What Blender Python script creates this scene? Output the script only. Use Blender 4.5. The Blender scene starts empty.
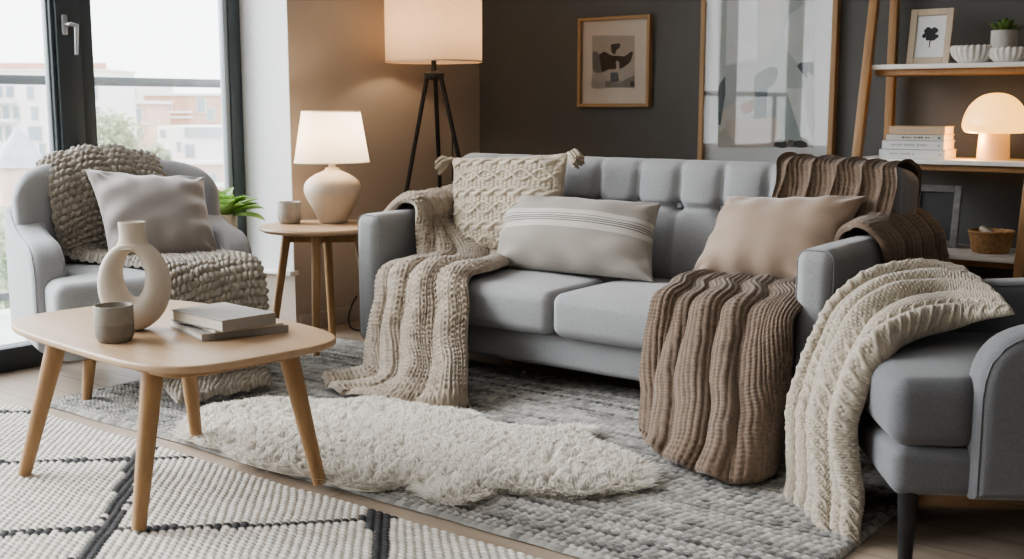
import bpy, bmesh, math, random
import numpy as np
from mathutils import Vector, Matrix, noise as mnoise

random.seed(7)
rng = np.random.default_rng(7)
PI = math.pi
scene = bpy.context.scene
COL = scene.collection

# ------------------------------------------------------------------ materials
def _nodes(m):
    m.use_nodes = True
    nt = m.node_tree
    return nt, nt.nodes, nt.links, nt.nodes['Principled BSDF']

def mat(name, col, rough=0.8, var=0.0, vscale=6.0, bump=0.0, bscale=200.0, sheen=0.0,
        metal=0.0, spec=0.5, stretch=None, attr=None, emit=None, estr=0.0, col2=None, detail=4.0, trans=0.0):
    m = bpy.data.materials.new(name)
    nt, N, L, P = _nodes(m)
    P.inputs['Roughness'].default_value = rough
    P.inputs['Metallic'].default_value = metal
    P.inputs['Specular IOR Level'].default_value = spec
    P.inputs['Sheen Weight'].default_value = sheen
    P.inputs['Base Color'].default_value = (*col, 1)
    tc = N.new('ShaderNodeTexCoord')
    src = tc.outputs['Object']
    if stretch:
        mp = N.new('ShaderNodeMapping')
        mp.inputs['Scale'].default_value = stretch
        L.new(src, mp.inputs['Vector']); src = mp.outputs['Vector']
    if attr:
        a = N.new('ShaderNodeAttribute'); a.attribute_name = attr
        csock = a.outputs['Color']
    else:
        csock = None
    if var > 0 or col2:
        n = N.new('ShaderNodeTexNoise')
        n.inputs['Scale'].default_value = vscale
        n.inputs['Detail'].default_value = detail
        L.new(src, n.inputs['Vector'])
        r = N.new('ShaderNodeMapRange')
        r.inputs[1].default_value = 0.3; r.inputs[2].default_value = 0.7
        L.new(n.outputs['Fac'], r.inputs[0])
        mix = N.new('ShaderNodeMix'); mix.data_type = 'RGBA'
        L.new(r.outputs[0], mix.inputs[0])
        if csock is not None:
            mix.blend_type = 'MULTIPLY'
            r.inputs[3].default_value = 0.0; r.inputs[4].default_value = 1.0
            L.new(csock, mix.inputs[6]); mix.inputs[7].default_value = (1 - var, 1 - var, 1 - var, 1)
        else:
            c2 = col2 if col2 else tuple(min(1, c * (1 + var)) for c in col)
            c1 = col if col2 else tuple(c * (1 - var) for c in col)
            mix.inputs[6].default_value = (*c1, 1); mix.inputs[7].default_value = (*c2, 1)
        csock = mix.outputs[2]
    if csock is not None:
        L.new(csock, P.inputs['Base Color'])
    if bump > 0:
        n2 = N.new('ShaderNodeTexNoise')
        n2.inputs['Scale'].default_value = bscale
        n2.inputs['Detail'].default_value = 3
        L.new(src, n2.inputs['Vector'])
        b = N.new('ShaderNodeBump'); b.inputs['Strength'].default_value = bump
        b.inputs['Distance'].default_value = 0.004
        L.new(n2.outputs['Fac'], b.inputs['Height'])
        L.new(b.outputs['Normal'], P.inputs['Normal'])
    if emit:
        P.inputs['Emission Color'].default_value = (*emit, 1)
        P.inputs['Emission Strength'].default_value = estr
    if trans > 0:      # thin cloth that lets light through
        out = [n for n in N if n.type == 'OUTPUT_MATERIAL'][0]
        t = N.new('ShaderNodeBsdfTranslucent'); mx = N.new('ShaderNodeMixShader')
        if csock is not None: L.new(csock, t.inputs['Color'])
        else: t.inputs['Color'].default_value = (*col, 1)
        mx.inputs[0].default_value = trans
        L.new(P.outputs[0], mx.inputs[1]); L.new(t.outputs[0], mx.inputs[2])
        L.new(mx.outputs[0], out.inputs[0])
    return m

def weave_mat(name, col, scale=420.0, contrast=0.25, rough=0.9, sheen=0.25, bump=0.25):
    """woven upholstery: crossed thread pattern plus melange flecks"""
    m = bpy.data.materials.new(name)
    nt, N, L, P = _nodes(m)
    P.inputs['Roughness'].default_value = rough
    P.inputs['Sheen Weight'].default_value = sheen
    P.inputs['Sheen Roughness'].default_value = 0.5
    P.inputs['Specular IOR Level'].default_value = 0.2
    tc = N.new('ShaderNodeTexCoord')
    n1 = N.new('ShaderNodeTexNoise'); n1.inputs['Scale'].default_value = scale; n1.inputs['Detail'].default_value = 2
    n2 = N.new('ShaderNodeTexNoise'); n2.inputs['Scale'].default_value = 5; n2.inputs['Detail'].default_value = 3
    L.new(tc.outputs['Object'], n1.inputs['Vector']); L.new(tc.outputs['Object'], n2.inputs['Vector'])
    mix = N.new('ShaderNodeMix'); mix.data_type = 'RGBA'
    mix.inputs[6].default_value = (*[c * (1 - contrast) for c in col], 1)
    mix.inputs[7].default_value = (*[min(1, c * (1 + contrast)) for c in col], 1)
    r = N.new('ShaderNodeMapRange'); r.inputs[1].default_value = 0.32; r.inputs[2].default_value = 0.68
    L.new(n1.outputs['Fac'], r.inputs[0]); L.new(r.outputs[0], mix.inputs[0])
    mix2 = N.new('ShaderNodeMix'); mix2.data_type = 'RGBA'; mix2.blend_type = 'MULTIPLY'
    L.new(n2.outputs['Fac'], mix2.inputs[0]); L.new(mix.outputs[2], mix2.inputs[6])
    mix2.inputs[7].default_value = (0.88, 0.88, 0.88, 1)
    L.new(mix2.outputs[2], P.inputs['Base Color'])
    b = N.new('ShaderNodeBump'); b.inputs['Strength'].default_value = bump; b.inputs['Distance'].default_value = 0.002
    L.new(n1.outputs['Fac'], b.inputs['Height']); L.new(b.outputs['Normal'], P.inputs['Normal'])
    return m

def wood_mat(name, col, axis=2, dark=0.72, rough=0.5, gs=14.0):
    """grain stretched along one object axis"""
    m = bpy.data.materials.new(name)
    nt, N, L, P = _nodes(m)
    P.inputs['Roughness'].default_value = rough
    P.inputs['Specular IOR Level'].default_value = 0.35
    tc = N.new('ShaderNodeTexCoord'); mp = N.new('ShaderNodeMapping')
    s = [gs * 3] * 3; s[axis] = gs * 0.18
    mp.inputs['Scale'].default_value = s
    L.new(tc.outputs['Object'], mp.inputs['Vector'])
    n = N.new('ShaderNodeTexNoise'); n.inputs['Scale'].default_value = 1.0; n.inputs['Detail'].default_value = 6
    n.inputs['Distortion'].default_value = 0.6
    L.new(mp.outputs['Vector'], n.inputs['Vector'])
    r = N.new('ShaderNodeValToRGB')
    r.color_ramp.elements[0].position = 0.3; r.color_ramp.elements[1].position = 0.72
    r.color_ramp.elements[0].color = (*[c * dark for c in col], 1)
    r.color_ramp.elements[1].color = (*col, 1)
    L.new(n.outputs['Fac'], r.inputs[0]); L.new(r.outputs[0], P.inputs['Base Color'])
    return m

def schlick(nt, r0):
    """angle dependent reflectance that is the same from both sides of a pane"""
    N = nt.nodes; L = nt.links
    lw = N.new('ShaderNodeLayerWeight'); lw.inputs['Blend'].default_value = 0.5
    pw = N.new('ShaderNodeMath'); pw.operation = 'POWER'; pw.inputs[1].default_value = 5.0
    L.new(lw.outputs['Facing'], pw.inputs[0])
    ma = N.new('ShaderNodeMath'); ma.operation = 'MULTIPLY_ADD'; ma.inputs[1].default_value = 1 - r0; ma.inputs[2].default_value = r0
    L.new(pw.outputs[0], ma.inputs[0])
    return ma.outputs[0]

def glass_mat(name, r0=0.04, tint=(0.985, 0.99, 0.988), rough=0.01):
    m = bpy.data.materials.new(name)
    m.use_nodes = True
    nt = m.node_tree; N = nt.nodes; L = nt.links
    N.clear()
    out = N.new('ShaderNodeOutputMaterial')
    t = N.new('ShaderNodeBsdfTransparent'); t.inputs[0].default_value = (*tint, 1)
    g = N.new('ShaderNodeBsdfGlossy'); g.inputs['Roughness'].default_value = rough
    mx = N.new('ShaderNodeMixShader')
    L.new(schlick(nt, r0), mx.inputs[0]); L.new(t.outputs[0], mx.inputs[1]); L.new(g.outputs[0], mx.inputs[2])
    L.new(mx.outputs[0], out.inputs[0])
    return m

# ------------------------------------------------------------------ object helpers
def mesh_np(name, V, F, material=None, smooth=True, colors=None, uvs=None):
    """V (n,3); F (m,4) or (m,3) int array, or list of tuples"""
    me = bpy.data.meshes.new(name)
    V = np.asarray(V, dtype=np.float32)
    if isinstance(F, np.ndarray):
        k = F.shape[1]
        me.vertices.add(len(V)); me.vertices.foreach_set('co', V.ravel())
        me.loops.add(F.size); me.loops.foreach_set('vertex_index', F.astype(np.int32).ravel())
        me.polygons.add(len(F))
        me.polygons.foreach_set('loop_start', np.arange(0, F.size, k, dtype=np.int32))
        me.polygons.foreach_set('loop_total', np.full(len(F), k, dtype=np.int32))
        me.update(calc_edges=True)
    else:
        me.from_pydata([tuple(map(float, v)) for v in V], [], [tuple(f) for f in F])
    if smooth:
        me.polygons.foreach_set('use_smooth', np.ones(len(me.polygons), dtype=bool))
    if colors is not None:
        a = me.color_attributes.new('Col', 'FLOAT_COLOR', 'POINT')
        c = np.ones((len(V), 4), dtype=np.float32); c[:, :3] = colors
        a.data.foreach_set('color', c.ravel())
    if uvs is not None:
        ul = me.uv_layers.new(name='UVMap')
        li = np.empty(len(me.loops), dtype=np.int32); me.loops.foreach_get('vertex_index', li)
        ul.data.foreach_set('uv', np.asarray(uvs, dtype=np.float32)[li].ravel())
    me.validate()
    if material: me.materials.append(material)
    return me

def link(name, me, parent=None, world=False):
    o = bpy.data.objects.new(name, me); COL.objects.link(o)
    if parent is not None:
        o.parent = parent
        if world:
            mw = parent.matrix_basis.copy()
            if parent.parent: mw = parent.parent.matrix_basis @ mw
            me.transform(mw.inverted())
    return o

def tag(o, label=None, cat=None, group=None, kind=None):
    if label: o['label'] = label
    if cat: o['category'] = cat
    if group: o['group'] = group
    if kind: o['kind'] = kind
    return o

def thing(name, label, cat, loc=(0, 0, 0), rz=0.0, group=None):
    o = bpy.data.objects.new(name, None); COL.objects.link(o)
    o.empty_display_size = 0.1
    o.location = loc; o.rotation_euler = (0, 0, rz)
    o.matrix_basis = Matrix.Translation(Vector(loc)) @ Matrix.Rotation(rz, 4, 'Z')
    tag(o, label, cat, group)
    return o

def bm_mesh(name, bm, material=None, smooth=True, angle=35):
    me = bpy.data.meshes.new(name)
    bmesh.ops.recalc_face_normals(bm, faces=bm.faces[:])
    if smooth:
        lim = math.radians(angle)
        for f in bm.faces: f.smooth = True
        for e in bm.edges:
            if len(e.link_faces) == 2 and e.calc_face_angle(0) > lim: e.smooth = False
    bm.to_mesh(me); bm.free()
    if material: me.materials.append(material)
    return me

def box_bm(bm, c, s, bev=0.0, seg=2, rot=None):
    r = bmesh.ops.create_cube(bm, size=1.0)
    vs = r['verts']
    bmesh.ops.scale(bm, vec=s, verts=vs)
    if bev > 0:
        es = list({e for v in vs for e in v.link_edges})
        rr = bmesh.ops.bevel(bm, geom=es, offset=bev, segments=seg, affect='EDGES', profile=0.5)
        vs = list({v for f in rr['faces'] for v in f.verts} | {v for v in vs if v.is_valid})
    if rot is not None: bmesh.ops.rotate(bm, cent=(0, 0, 0), matrix=rot, verts=vs)
    bmesh.ops.translate(bm, vec=c, verts=vs)
    return vs

def box(name, c, s, material, bev=0.0, seg=2, rot=None, parent=None, world=False):
    bm = bmesh.new(); box_bm(bm, c, s, bev, seg, rot)
    return link(name, bm_mesh(name, bm, material), parent, world)

def span(name, a, b, material, bev=0.0, parent=None, world=False, seg=2):
    c = [(a[i] + b[i]) / 2 for i in range(3)]; s = [abs(b[i] - a[i]) for i in range(3)]
    return box(name, c, s, material, bev, seg, None, parent, world)

def lathe_bm(bm, prof, c=(0, 0, 0), n=48, squash=(1, 1)):
    rings = []
    for r, z in prof:
        if r < 1e-5:
            rings.append([bm.verts.new((c[0], c[1], c[2] + z))])
        else:
            rings.append([bm.verts.new((c[0] + r * math.cos(2 * PI * i / n) * squash[0],
                                        c[1] + r * math.sin(2 * PI * i / n) * squash[1], c[2] + z)) for i in range(n)])
    for a, b in zip(rings, rings[1:]):
        if len(a) == 1 and len(b) == 1: continue
        for i in range(n):
            j = (i + 1) % n
            if len(a) == 1: bm.faces.new((a[0], b[i], b[j]))
            elif len(b) == 1: bm.faces.new((a[i], b[0], a[j]))
            else: bm.faces.new((a[i], a[j], b[j], b[i]))

def lathe(name, prof, material, c=(0, 0, 0), n=48, parent=None, world=False, angle=40, squash=(1, 1)):
    bm = bmesh.new(); lathe_bm(bm, prof, c, n, squash)
    return link(name, bm_mesh(name, bm, material, True, angle), parent, world)

def smooth_profile(pts, n=40):
    """catmull-rom through profile points"""
    return [tuple(p) for p in catmull(np.array(pts, float), n)]

def rod_bm(bm, a, b, r0, r1, n=16, square=False, ang=0.0):
    a = Vector(a); b = Vector(b); d = (b - a).normalized()
    up = Vector((0, 0, 1)) if abs(d.z) < 0.95 else Vector((0, 1, 0))
    x = d.cross(up).normalized(); y = d.cross(x).normalized()
    ra, rb = [], []
    for i in range(n):
        t = 2 * PI * i / n + ang
        dv = x * math.cos(t) + y * math.sin(t)
        ra.append(bm.verts.new(a + dv * r0)); rb.append(bm.verts.new(b + dv * r1))
    for i in range(n):
        j = (i + 1) % n
        bm.faces.new((ra[i], ra[j], rb[j], rb[i]))
    bm.faces.new(ra[::-1]); bm.faces.new(rb)

def rod(name, a, b, r0, r1, material, n=16, parent=None, world=False, ang=0.0):
    bm = bmesh.new(); rod_bm(bm, a, b, r0, r1, n, ang=ang)
    return link(name, bm_mesh(name, bm, material, True, 50), parent, world)

def tube_mesh(name, pts, r, material, n=8):
    pts = np.array(pts, float); V = []; F = []
    for i, p in enumerate(pts):
        d = pts[min(i + 1, len(pts) - 1)] - pts[max(i - 1, 0)]; d = Vector(d).normalized()
        up = Vector((0, 0, 1)) if abs(d.z) < 0.9 else Vector((1, 0, 0))
        x = d.cross(up).normalized(); y = d.cross(x)
        for k in range(n):
            t = 2 * PI * k / n
            V.append(Vector(p) + x * r * math.cos(t) + y * r * math.sin(t))
    for i in range(len(pts) - 1):
        for k in range(n):
            F.append((i * n + k, i * n + (k + 1) % n, (i + 1) * n + (k + 1) % n, (i + 1) * n + k))
    F.append(tuple(range(n))[::-1]); F.append(tuple((len(pts) - 1) * n + k for k in range(n)))
    return mesh_np(name, V, F, material)

def extrude_poly(name, poly, axis, lo, hi, material, bev=0.0, seg=3, parent=None, world=False):
    """2D polygon extruded along an axis: axis 0 -> poly is (y,z); 1 -> (x,z); 2 -> (x,y)"""
    bm = bmesh.new()
    def P(p, t):
        return {0: (t, p[0], p[1]), 1: (p[0], t, p[1]), 2: (p[0], p[1], t)}[axis]
    a = [bm.verts.new(P(p, lo)) for p in poly]; b = [bm.verts.new(P(p, hi)) for p in poly]
    n = len(poly)
    fa = bm.faces.new(a); fb = bm.faces.new(b[::-1])
    for i in range(n): bm.faces.new((a[i], a[(i + 1) % n], b[(i + 1) % n], b[i]))
    bmesh.ops.recalc_face_normals(bm, faces=bm.faces[:])
    if bev > 0:
        es = list(fa.edges) + list(fb.edges)
        bmesh.ops.bevel(bm, geom=es, offset=bev, segments=seg, affect='EDGES', profile=0.5, clamp_overlap=True)
    return link(name, bm_mesh(name, bm, material, True, 32), parent, world)

# rounded, puffed upholstery block -------------------------------------------------
def softbox(s, r, flat=10, cor=6):
    """verts, faces of a box of full size s with rounded edges r"""
    ax = []
    for L in s:
        h = L / 2 - r
        t = np.linspace(0, PI / 4, cor + 1)[1:]
        mid = np.linspace(-h, h, flat + 1)
        ax.append(np.concatenate([-(h + r * np.tan(t))[::-1], mid, h + r * np.tan(t)]))
    idx = {}; V = []; F = []
    half = np.array(s) / 2
    def vert(i, j, k):
        key = (i, j, k)
        if key not in idx:
            p = np.array([ax[0][i], ax[1][j], ax[2][k]])
            q = np.clip(p, -(half - r), half - r)
            d = p - q; l = np.linalg.norm(d)
            idx[key] = len(V); V.append(q + d / l * r if l > 1e-9 else p)
        return idx[key]
    n = [len(a) - 1 for a in ax]
    for a in range(3):
        b, c = (a + 1) % 3, (a + 2) % 3
        for side in (0, n[a]):
            for i in range(n[b]):
                for j in range(n[c]):
                    def K(ii, jj):
                        k = [0, 0, 0]; k[a] = side; k[b] = ii; k[c] = jj; return vert(*k)
                    f = (K(i, j), K(i + 1, j), K(i + 1, j + 1), K(i, j + 1))
                    F.append(f if side else f[::-1])
    return np.array(V), np.array(F, dtype=np.int32)

def puff(V, s, amt):
    """bulge each face outwards by amt[axis]"""
    U = V / (np.array(s) / 2)
    out = V.copy()
    for a in range(3):
        b, c = (a + 1) % 3, (a + 2) % 3
        w = np.clip(1 - U[:, b] ** 2, 0, 1) ** 0.8 * np.clip(1 - U[:, c] ** 2, 0, 1) ** 0.8
        out[:, a] += amt[a] * w * U[:, a]
    return out

# ------------------------------------------------------------------ curves and knit cloth
def catmull(P, n):
    """P (k, ...) -> n samples along the open spline, roughly even in arc length"""
    P = np.asarray(P, float); k = len(P)
    E = np.concatenate([[2 * P[0] - P[1]], P, [2 * P[-1] - P[-2]]])
    def ev(t):
        i = np.clip(t.astype(int), 0, k - 2); f = t - i
        f = f.reshape((-1,) + (1,) * (P.ndim - 1))
        a, b, c, d = E[i], E[i + 1], E[i + 2], E[i + 3]
        return 0.5 * (2 * b + (c - a) * f + (2 * a - 5 * b + 4 * c - d) * f ** 2 + (3 * b - a - 3 * c + d) * f ** 3)
    t = np.linspace(0, k - 1, 40 * k)
    Q = ev(t)
    D = np.linalg.norm(np.diff(Q, axis=0).reshape(len(t) - 1, -1), axis=1)
    s = np.concatenate([[0], np.cumsum(D)])
    return ev(np.interp(np.linspace(0, s[-1], n), s, t))

def wob(x, seed, f=1.0, oct=3):
    r = np.random.default_rng(seed); o = np.zeros_like(x, dtype=float)
    for k in range(oct):
        o += np.sin(x * f * (1.7 ** k) * 2 * PI * (0.8 + 0.4 * r.random()) + r.random() * 2 * PI) * 0.6 ** k
    return o / 2.0

def wob2(x, y, seed, f=1.0, oct=4):
    r = np.random.default_rng(seed); o = np.zeros(np.broadcast(x, y).shape)
    for k in range(oct):
        a = r.random() * 2 * PI; g = f * (1.6 ** k)
        o = o + np.sin((x * math.cos(a) + y * math.sin(a)) * g * 2 * PI + r.random() * 2 * PI) * 0.65 ** k
    return o / 2.0

def h_vee(c, r):
    x = np.abs(c % 1 - 0.5) * 2
    p = np.clip(1 - ((x - 0.52) / 0.5) ** 2, 0, 1)
    fv = (r + x * 0.6) % 1
    q = np.clip(1 - (2 * fv - 1) ** 2 * 0.97, 0, 1)
    return np.sqrt(p) * (0.3 + 0.7 * np.sqrt(q))

def h_pill(c, r, e=0.5):
    row = np.floor(r)
    fu = (c + 0.5 * (row % 2)) % 1 * 2 - 1; fv = r % 1 * 2 - 1
    return np.clip(1 - np.abs(fu) ** 2.6 - np.abs(fv) ** 2.4 * 0.9, 0, 1) ** e

def h_waffle(c, r):
    """chunky offset loops with deep holes between"""
    row = np.floor(r); fv = r % 1 * 2 - 1
    fu = (c + 0.5 * (row % 2)) % 1 * 2 - 1
    tilt = fu * 0.25 * np.where(row % 2 > 0, 1, -1)
    a = np.clip(1 - ((fv + tilt) * 1.05) ** 2, 0, 1) ** 0.5
    b = np.clip(1 - np.abs(fu * 1.08) ** 3.0, 0, 1) ** 0.5
    return a * (0.12 + 0.88 * b)

def h_rib(c, r):
    fu = c % 1 * 2 - 1
    rib = np.sqrt(np.clip(1 - fu ** 2 * 0.98, 0, 1))
    fv = (r + np.abs(fu) * 0.5) % 1 * 2 - 1
    return rib * (0.35 + 0.65 * np.sqrt(np.clip(1 - fv ** 2, 0, 1)))

def h_cable(c, r, period=11.0, length=9.0):
    """twisted cables separated by grainy purl columns"""
    band = c % period
    h = 0.6 * h_pill(c * 1.0, r * 1.0)
    for ph in (0.0, 0.5):
        t = r / length + ph
        cen = 2.4 + 1.45 * np.sin(2 * PI * t)
        d = (band - cen) / 0.8
        depth = 0.75 + 0.35 * np.cos(2 * PI * t)
        body = np.sqrt(np.clip(1 - d ** 2, 0, 1))
        st = 0.8 + 0.2 * np.sqrt(np.clip(1 - ((r * 1.0 + np.abs(d) * 0.5) % 1 * 2 - 1) ** 2, 0, 1))
        h = np.maximum(h, body * st * depth * 0.95)
    b2 = band - 7.2
    d = (np.abs(b2) - 0.5)
    v = h_vee(band, r) * 0.75
    h = np.where((band > 5.0) & (band < 9.0), np.maximum(h, v), h)
    return h

STITCH = {'vee': h_vee, 'pill': h_pill, 'waffle': h_waffle, 'rib': h_rib, 'cable': h_cable}

def grid_faces(nv, nu):
    i = np.arange(nv - 1)[:, None] * nu + np.arange(nu - 1)[None, :]
    i = i.ravel()
    return np.stack([i, i + 1, i + nu + 1, i + nu], axis=1)

def normals_of(P):
    du = np.gradient(P, axis=1); dv = np.gradient(P, axis=0)
    N = np.cross(du, dv); l = np.linalg.norm(N, axis=2, keepdims=True)
    return N / np.maximum(l, 1e-9)

def smooth_grid(P, it):
    for _ in range(it):
        Q = P.copy()
        Q[1:-1] = 0.25 * P[:-2] + 0.5 * P[1:-1] + 0.25 * P[2:]
        P = Q.copy()
        P[:, 1:-1] = 0.25 * Q[:, :-2] + 0.5 * Q[:, 1:-1] + 0.25 * Q[:, 2:]
    return P

CAM = np.array([0.0, 0.0, 1.1])

def knit(name, guides, cols, rows, stitch, amp, material, folds=5, fold_amp=((0, 0.02), (1, 0.04)), seed=1,
         ss=6, thick=0.012, flip=False, wander=0.12, ragged=0.008, color=(1, 1, 1), cvar=0.12, sharp=0.75,
         fold_u=None, hem=0.02, slant=0.0):
    """a knitted cloth: guide curves across the width, folds, then real stitches"""
    nu = int(cols * ss) + 1; nv = int(rows * ss) + 1
    cu, cv = 90, 140
    G = np.array([catmull(np.array(g, float), cv) for g in guides])       # k, cv, 3
    if len(guides) > 2:
        G = catmull(G, cu)
    else:
        t = np.linspace(0, 1, cu)[:, None, None]; G = G[0] * (1 - t) + G[1] * t
    P = np.transpose(G, (1, 0, 2))                                         # cv, cu, 3
    u = np.linspace(0, 1, cu)[None, :]; v = np.linspace(0, 1, cv)[:, None]
    P[:, :, :] += (wob(v[:, 0], seed + 3, 2.2) * ragged)[:, None, None] * np.array([1, 0.4, 0])
    N = normals_of(smooth_grid(P, 4))
    if np.sum(N * (CAM - P)) < 0: N = -N
    if flip: N = -N
    A = np.interp(v[:, 0], [a for a, _ in fold_amp], [b for _, b in fold_amp])[:, None]
    uu = u + wander * 0.35 * wob(v + 0 * u, seed, 0.8, 2) * 0.5 + wander * 0.25 * wob2(u + 0 * v, v + 0 * u, seed + 9, 0.9, 3) + slant * v
    if fold_u is None:
        ph = folds * uu
    else:                                   # uneven fold widths: fold_u lists the valleys along u
        ph = np.interp(uu, fold_u, np.arange(len(fold_u)))
    ridge = np.abs(np.sin(PI * ph)) ** sharp
    height = 0.75 + 0.35 * wob2(np.floor(ph) * 0.37, v * 0.8, seed + 21, 1.0, 2)
    small = 0.10 * np.abs(np.sin(PI * (ph * 2.0 + 0.3 + wob(v + 0 * u, seed + 5, 1.0, 2) * 0.4)))
    P = P + N * (A * (ridge * height + small))[:, :, None]
    P = smooth_grid(P, 1)
    # upsample to stitch density (bilinear, after light smoothing)
    gu = np.linspace(0, cu - 1, nu); gv = np.linspace(0, cv - 1, nv)
    iu = np.clip(gu.astype(int), 0, cu - 2); fu = (gu - iu)[None, :, None]
    iv = np.clip(gv.astype(int), 0, cv - 2); fv = (gv - iv)[:, None, None]
    Q = (P[iv][:, iu] * (1 - fu) + P[iv][:, iu + 1] * fu) * (1 - fv) + (P[iv + 1][:, iu] * (1 - fu) + P[iv + 1][:, iu + 1] * fu) * fv
    Q = smooth_grid(Q, 3)
    Nn = normals_of(Q)
    if np.sum(Nn * (CAM - Q)) < 0: Nn = -Nn
    if flip: Nn = -Nn
    U = np.linspace(0, cols, nu)[None, :] + np.zeros((nv, 1)); V = np.linspace(0, rows, nv)[:, None] + np.zeros((1, nu))
    wu = U + 0.12 * wob2(U * 0.1, V * 0.1, seed + 31, 1.0); wv = V + 0.15 * wob2(U * 0.1, V * 0.1, seed + 37, 1.0)
    h = STITCH[stitch](wu, wv)
    us = np.linspace(0, 1, nu)[None, :]; vs = np.linspace(0, 1, nv)[:, None]
    width = np.linalg.norm(Q[nv // 2, -1] - Q[nv // 2, 0]) + 0.3; length = np.linalg.norm(np.diff(Q[:, nu // 2], axis=0), axis=1).sum()
    eu = np.clip(np.minimum(us, 1 - us) * width / hem, 0, 1); ev = np.clip((1 - vs) * length / hem, 0, 1)
    ev = np.minimum(ev, np.clip(vs * length / hem, 0, 1))
    e = np.sqrt(1 - (1 - eu) ** 2) * np.sqrt(1 - (1 - ev) ** 2)
    Q = Q + Nn * (thick * e + amp * h * (0.4 + 0.6 * e))[:, :, None]
    rr = np.random.default_rng(seed + 77)
    cell = rr.random((int(rows) + 3, int(cols) + 3))
    cv_ = cell[np.clip(wv.astype(int), 0, int(rows) + 2), np.clip(wu.astype(int), 0, int(cols) + 2)]
    C = np.array(color)[None, None, :] * (1 - cvar + 2 * cvar * cv_ * (0.6 + 0.4 * h))[:, :, None]  # yarn darker between stitches, crevice shade put into the colour
    me = mesh_np(name, Q.reshape(-1, 3), grid_faces(nv, nu), material, True, C.reshape(-1, 3))
    return me

# ------------------------------------------------------------------ pillows
def pillow(name, c4, T, material, n=56, pinch=0.07, wr=0.006, seed=1, p=2.6, e=0.55, disp=None, mid=(0, 0, 0), ears=0.0):
    """c4: BL, BR, TR, TL corner points; T half thickness; UV 0..1 across the face"""
    BL, BR, TR, TL = [np.array(c, float) for c in c4]
    s = np.linspace(-1, 1, n)
    # denser near the rim
    s = np.sign(s) * (1 - (1 - np.abs(s)) ** 1.35)
    S, Tt = np.meshgrid(s, s)
    a = S * (1 - pinch * (1 - Tt ** 2) * np.abs(S) ** 2); b = Tt * (1 - pinch * 1.1 * (1 - S ** 2) * np.abs(Tt) ** 2)
    A = (a + 1) / 2; B = (b + 1) / 2
    base = ((1 - A) * (1 - B))[..., None] * BL + (A * (1 - B))[..., None] * BR + (A * B)[..., None] * TR + ((1 - A) * B)[..., None] * TL
    Nv = np.cross(BR - BL + TR - TL, TL - BL + TR - BR); Nv = Nv / np.linalg.norm(Nv)
    if np.dot(Nv, CAM - base.mean((0, 1))) < 0: Nv = -Nv
    prof = np.clip(1 - np.abs(S) ** p, 0, 1) ** e * np.clip(1 - np.abs(Tt) ** p, 0, 1) ** e
    edge = np.clip(1 - prof, 0, 1)
    w1 = np.sin(S * 13 + 2.5 * np.sin(Tt * 2.2 + seed) + seed) * np.exp(-((1 - np.abs(Tt)) / 0.42) ** 2)
    w2 = np.sin(Tt * 11 + 2.2 * np.sin(S * 2.5 + seed * 2) + seed * 1.7) * np.exp(-((1 - np.abs(S)) / 0.4) ** 2)
    ang = np.arctan2(Tt - np.sign(Tt) * 1.05, S - np.sign(S) * 1.05)
    w3 = np.sin(ang * 9 + seed) * np.exp(-((np.minimum(1 - np.abs(S), 1) + np.minimum(1 - np.abs(Tt), 1)) / 0.5) ** 2)
    wn = wob2(S, Tt, seed + 50, 0.5)
    wr_ = wr * (w1 * 0.7 + w2 * 0.8 + 1.1 * w3 + 0.9 * wn) * np.clip(prof * 3, 0, 1)
    sag = np.array(mid, float)
    H = T * prof
    front = base + Nv * (H + wr_)[..., None] + sag * prof[..., None]
    back = base - Nv * (H * 0.8)[..., None] + sag * prof[..., None]
    if disp is not None:
        front = front + Nv * (disp(A, B) * np.clip(prof * 2.2, 0, 1))[..., None]
    V = np.concatenate([front.reshape(-1, 3), back.reshape(-1, 3)])
    F = grid_faces(n, n)
    F = np.concatenate([F, F[:, ::-1] + n * n])
    uv = np.stack([A, B], -1).reshape(-1, 2); uv = np.concatenate([uv, uv])
    me = mesh_np(name, V, F, material, True, None, uv)
    bm = bmesh.new(); bm.from_mesh(me); bmesh.ops.remove_doubles(bm, verts=bm.verts[:], dist=1e-5)
    bmesh.ops.recalc_face_normals(bm, faces=bm.faces[:]); bm.to_mesh(me); bm.free()
    rim = [front[0, i] for i in range(n)] + [front[i, -1] for i in range(1, n)] + [front[-1, i] for i in range(n - 2, -1, -1)] + [front[i, 0] for i in range(n - 2, 0, -1)]
    return me, rim, Nv
# ------------------------------------------------------------------ palette
M_oak = wood_mat('oak_wood', (0.40, 0.245, 0.125), 2, 0.78)
M_oak_top = wood_mat('oak_table_top', (0.48, 0.335, 0.215), 0, 0.82, 0.38, 9)
M_oak_frame = wood_mat('oak_picture_frame', (0.42, 0.27, 0.145), 2, 0.8)
M_shelf_wood = wood_mat('shelf_pine', (0.40, 0.235, 0.115), 2, 0.78)
M_pale_frame = wood_mat('pale_frame_wood', (0.52, 0.43, 0.33), 2, 0.88)
M_black = mat('black_metal', (0.022, 0.02, 0.02), 0.45, spec=0.4)
M_blackwood = mat('black_wood', (0.012, 0.012, 0.013), 0.4, 0.3, 30)
M_anth = mat('anthracite_frame', (0.060, 0.074, 0.084), 0.45, 0.06, 3, spec=0.4)
M_steel = mat('brushed_steel', (0.55, 0.57, 0.6), 0.3, metal=1.0)
M_sofa = weave_mat('sofa_grey_weave', (0.30, 0.304, 0.313), 380, 0.22)
M_sofa_btn = weave_mat('sofa_button_weave', (0.25, 0.256, 0.27), 380, 0.2)
M_chair = weave_mat('armchair_grey_weave', (0.35, 0.355, 0.368), 420, 0.16)
M_chair2 = weave_mat('armchair_shaded_weave', (0.15, 0.155, 0.166), 420, 0.2)  # darkened base, the shade over this chair is put into its colour
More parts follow.
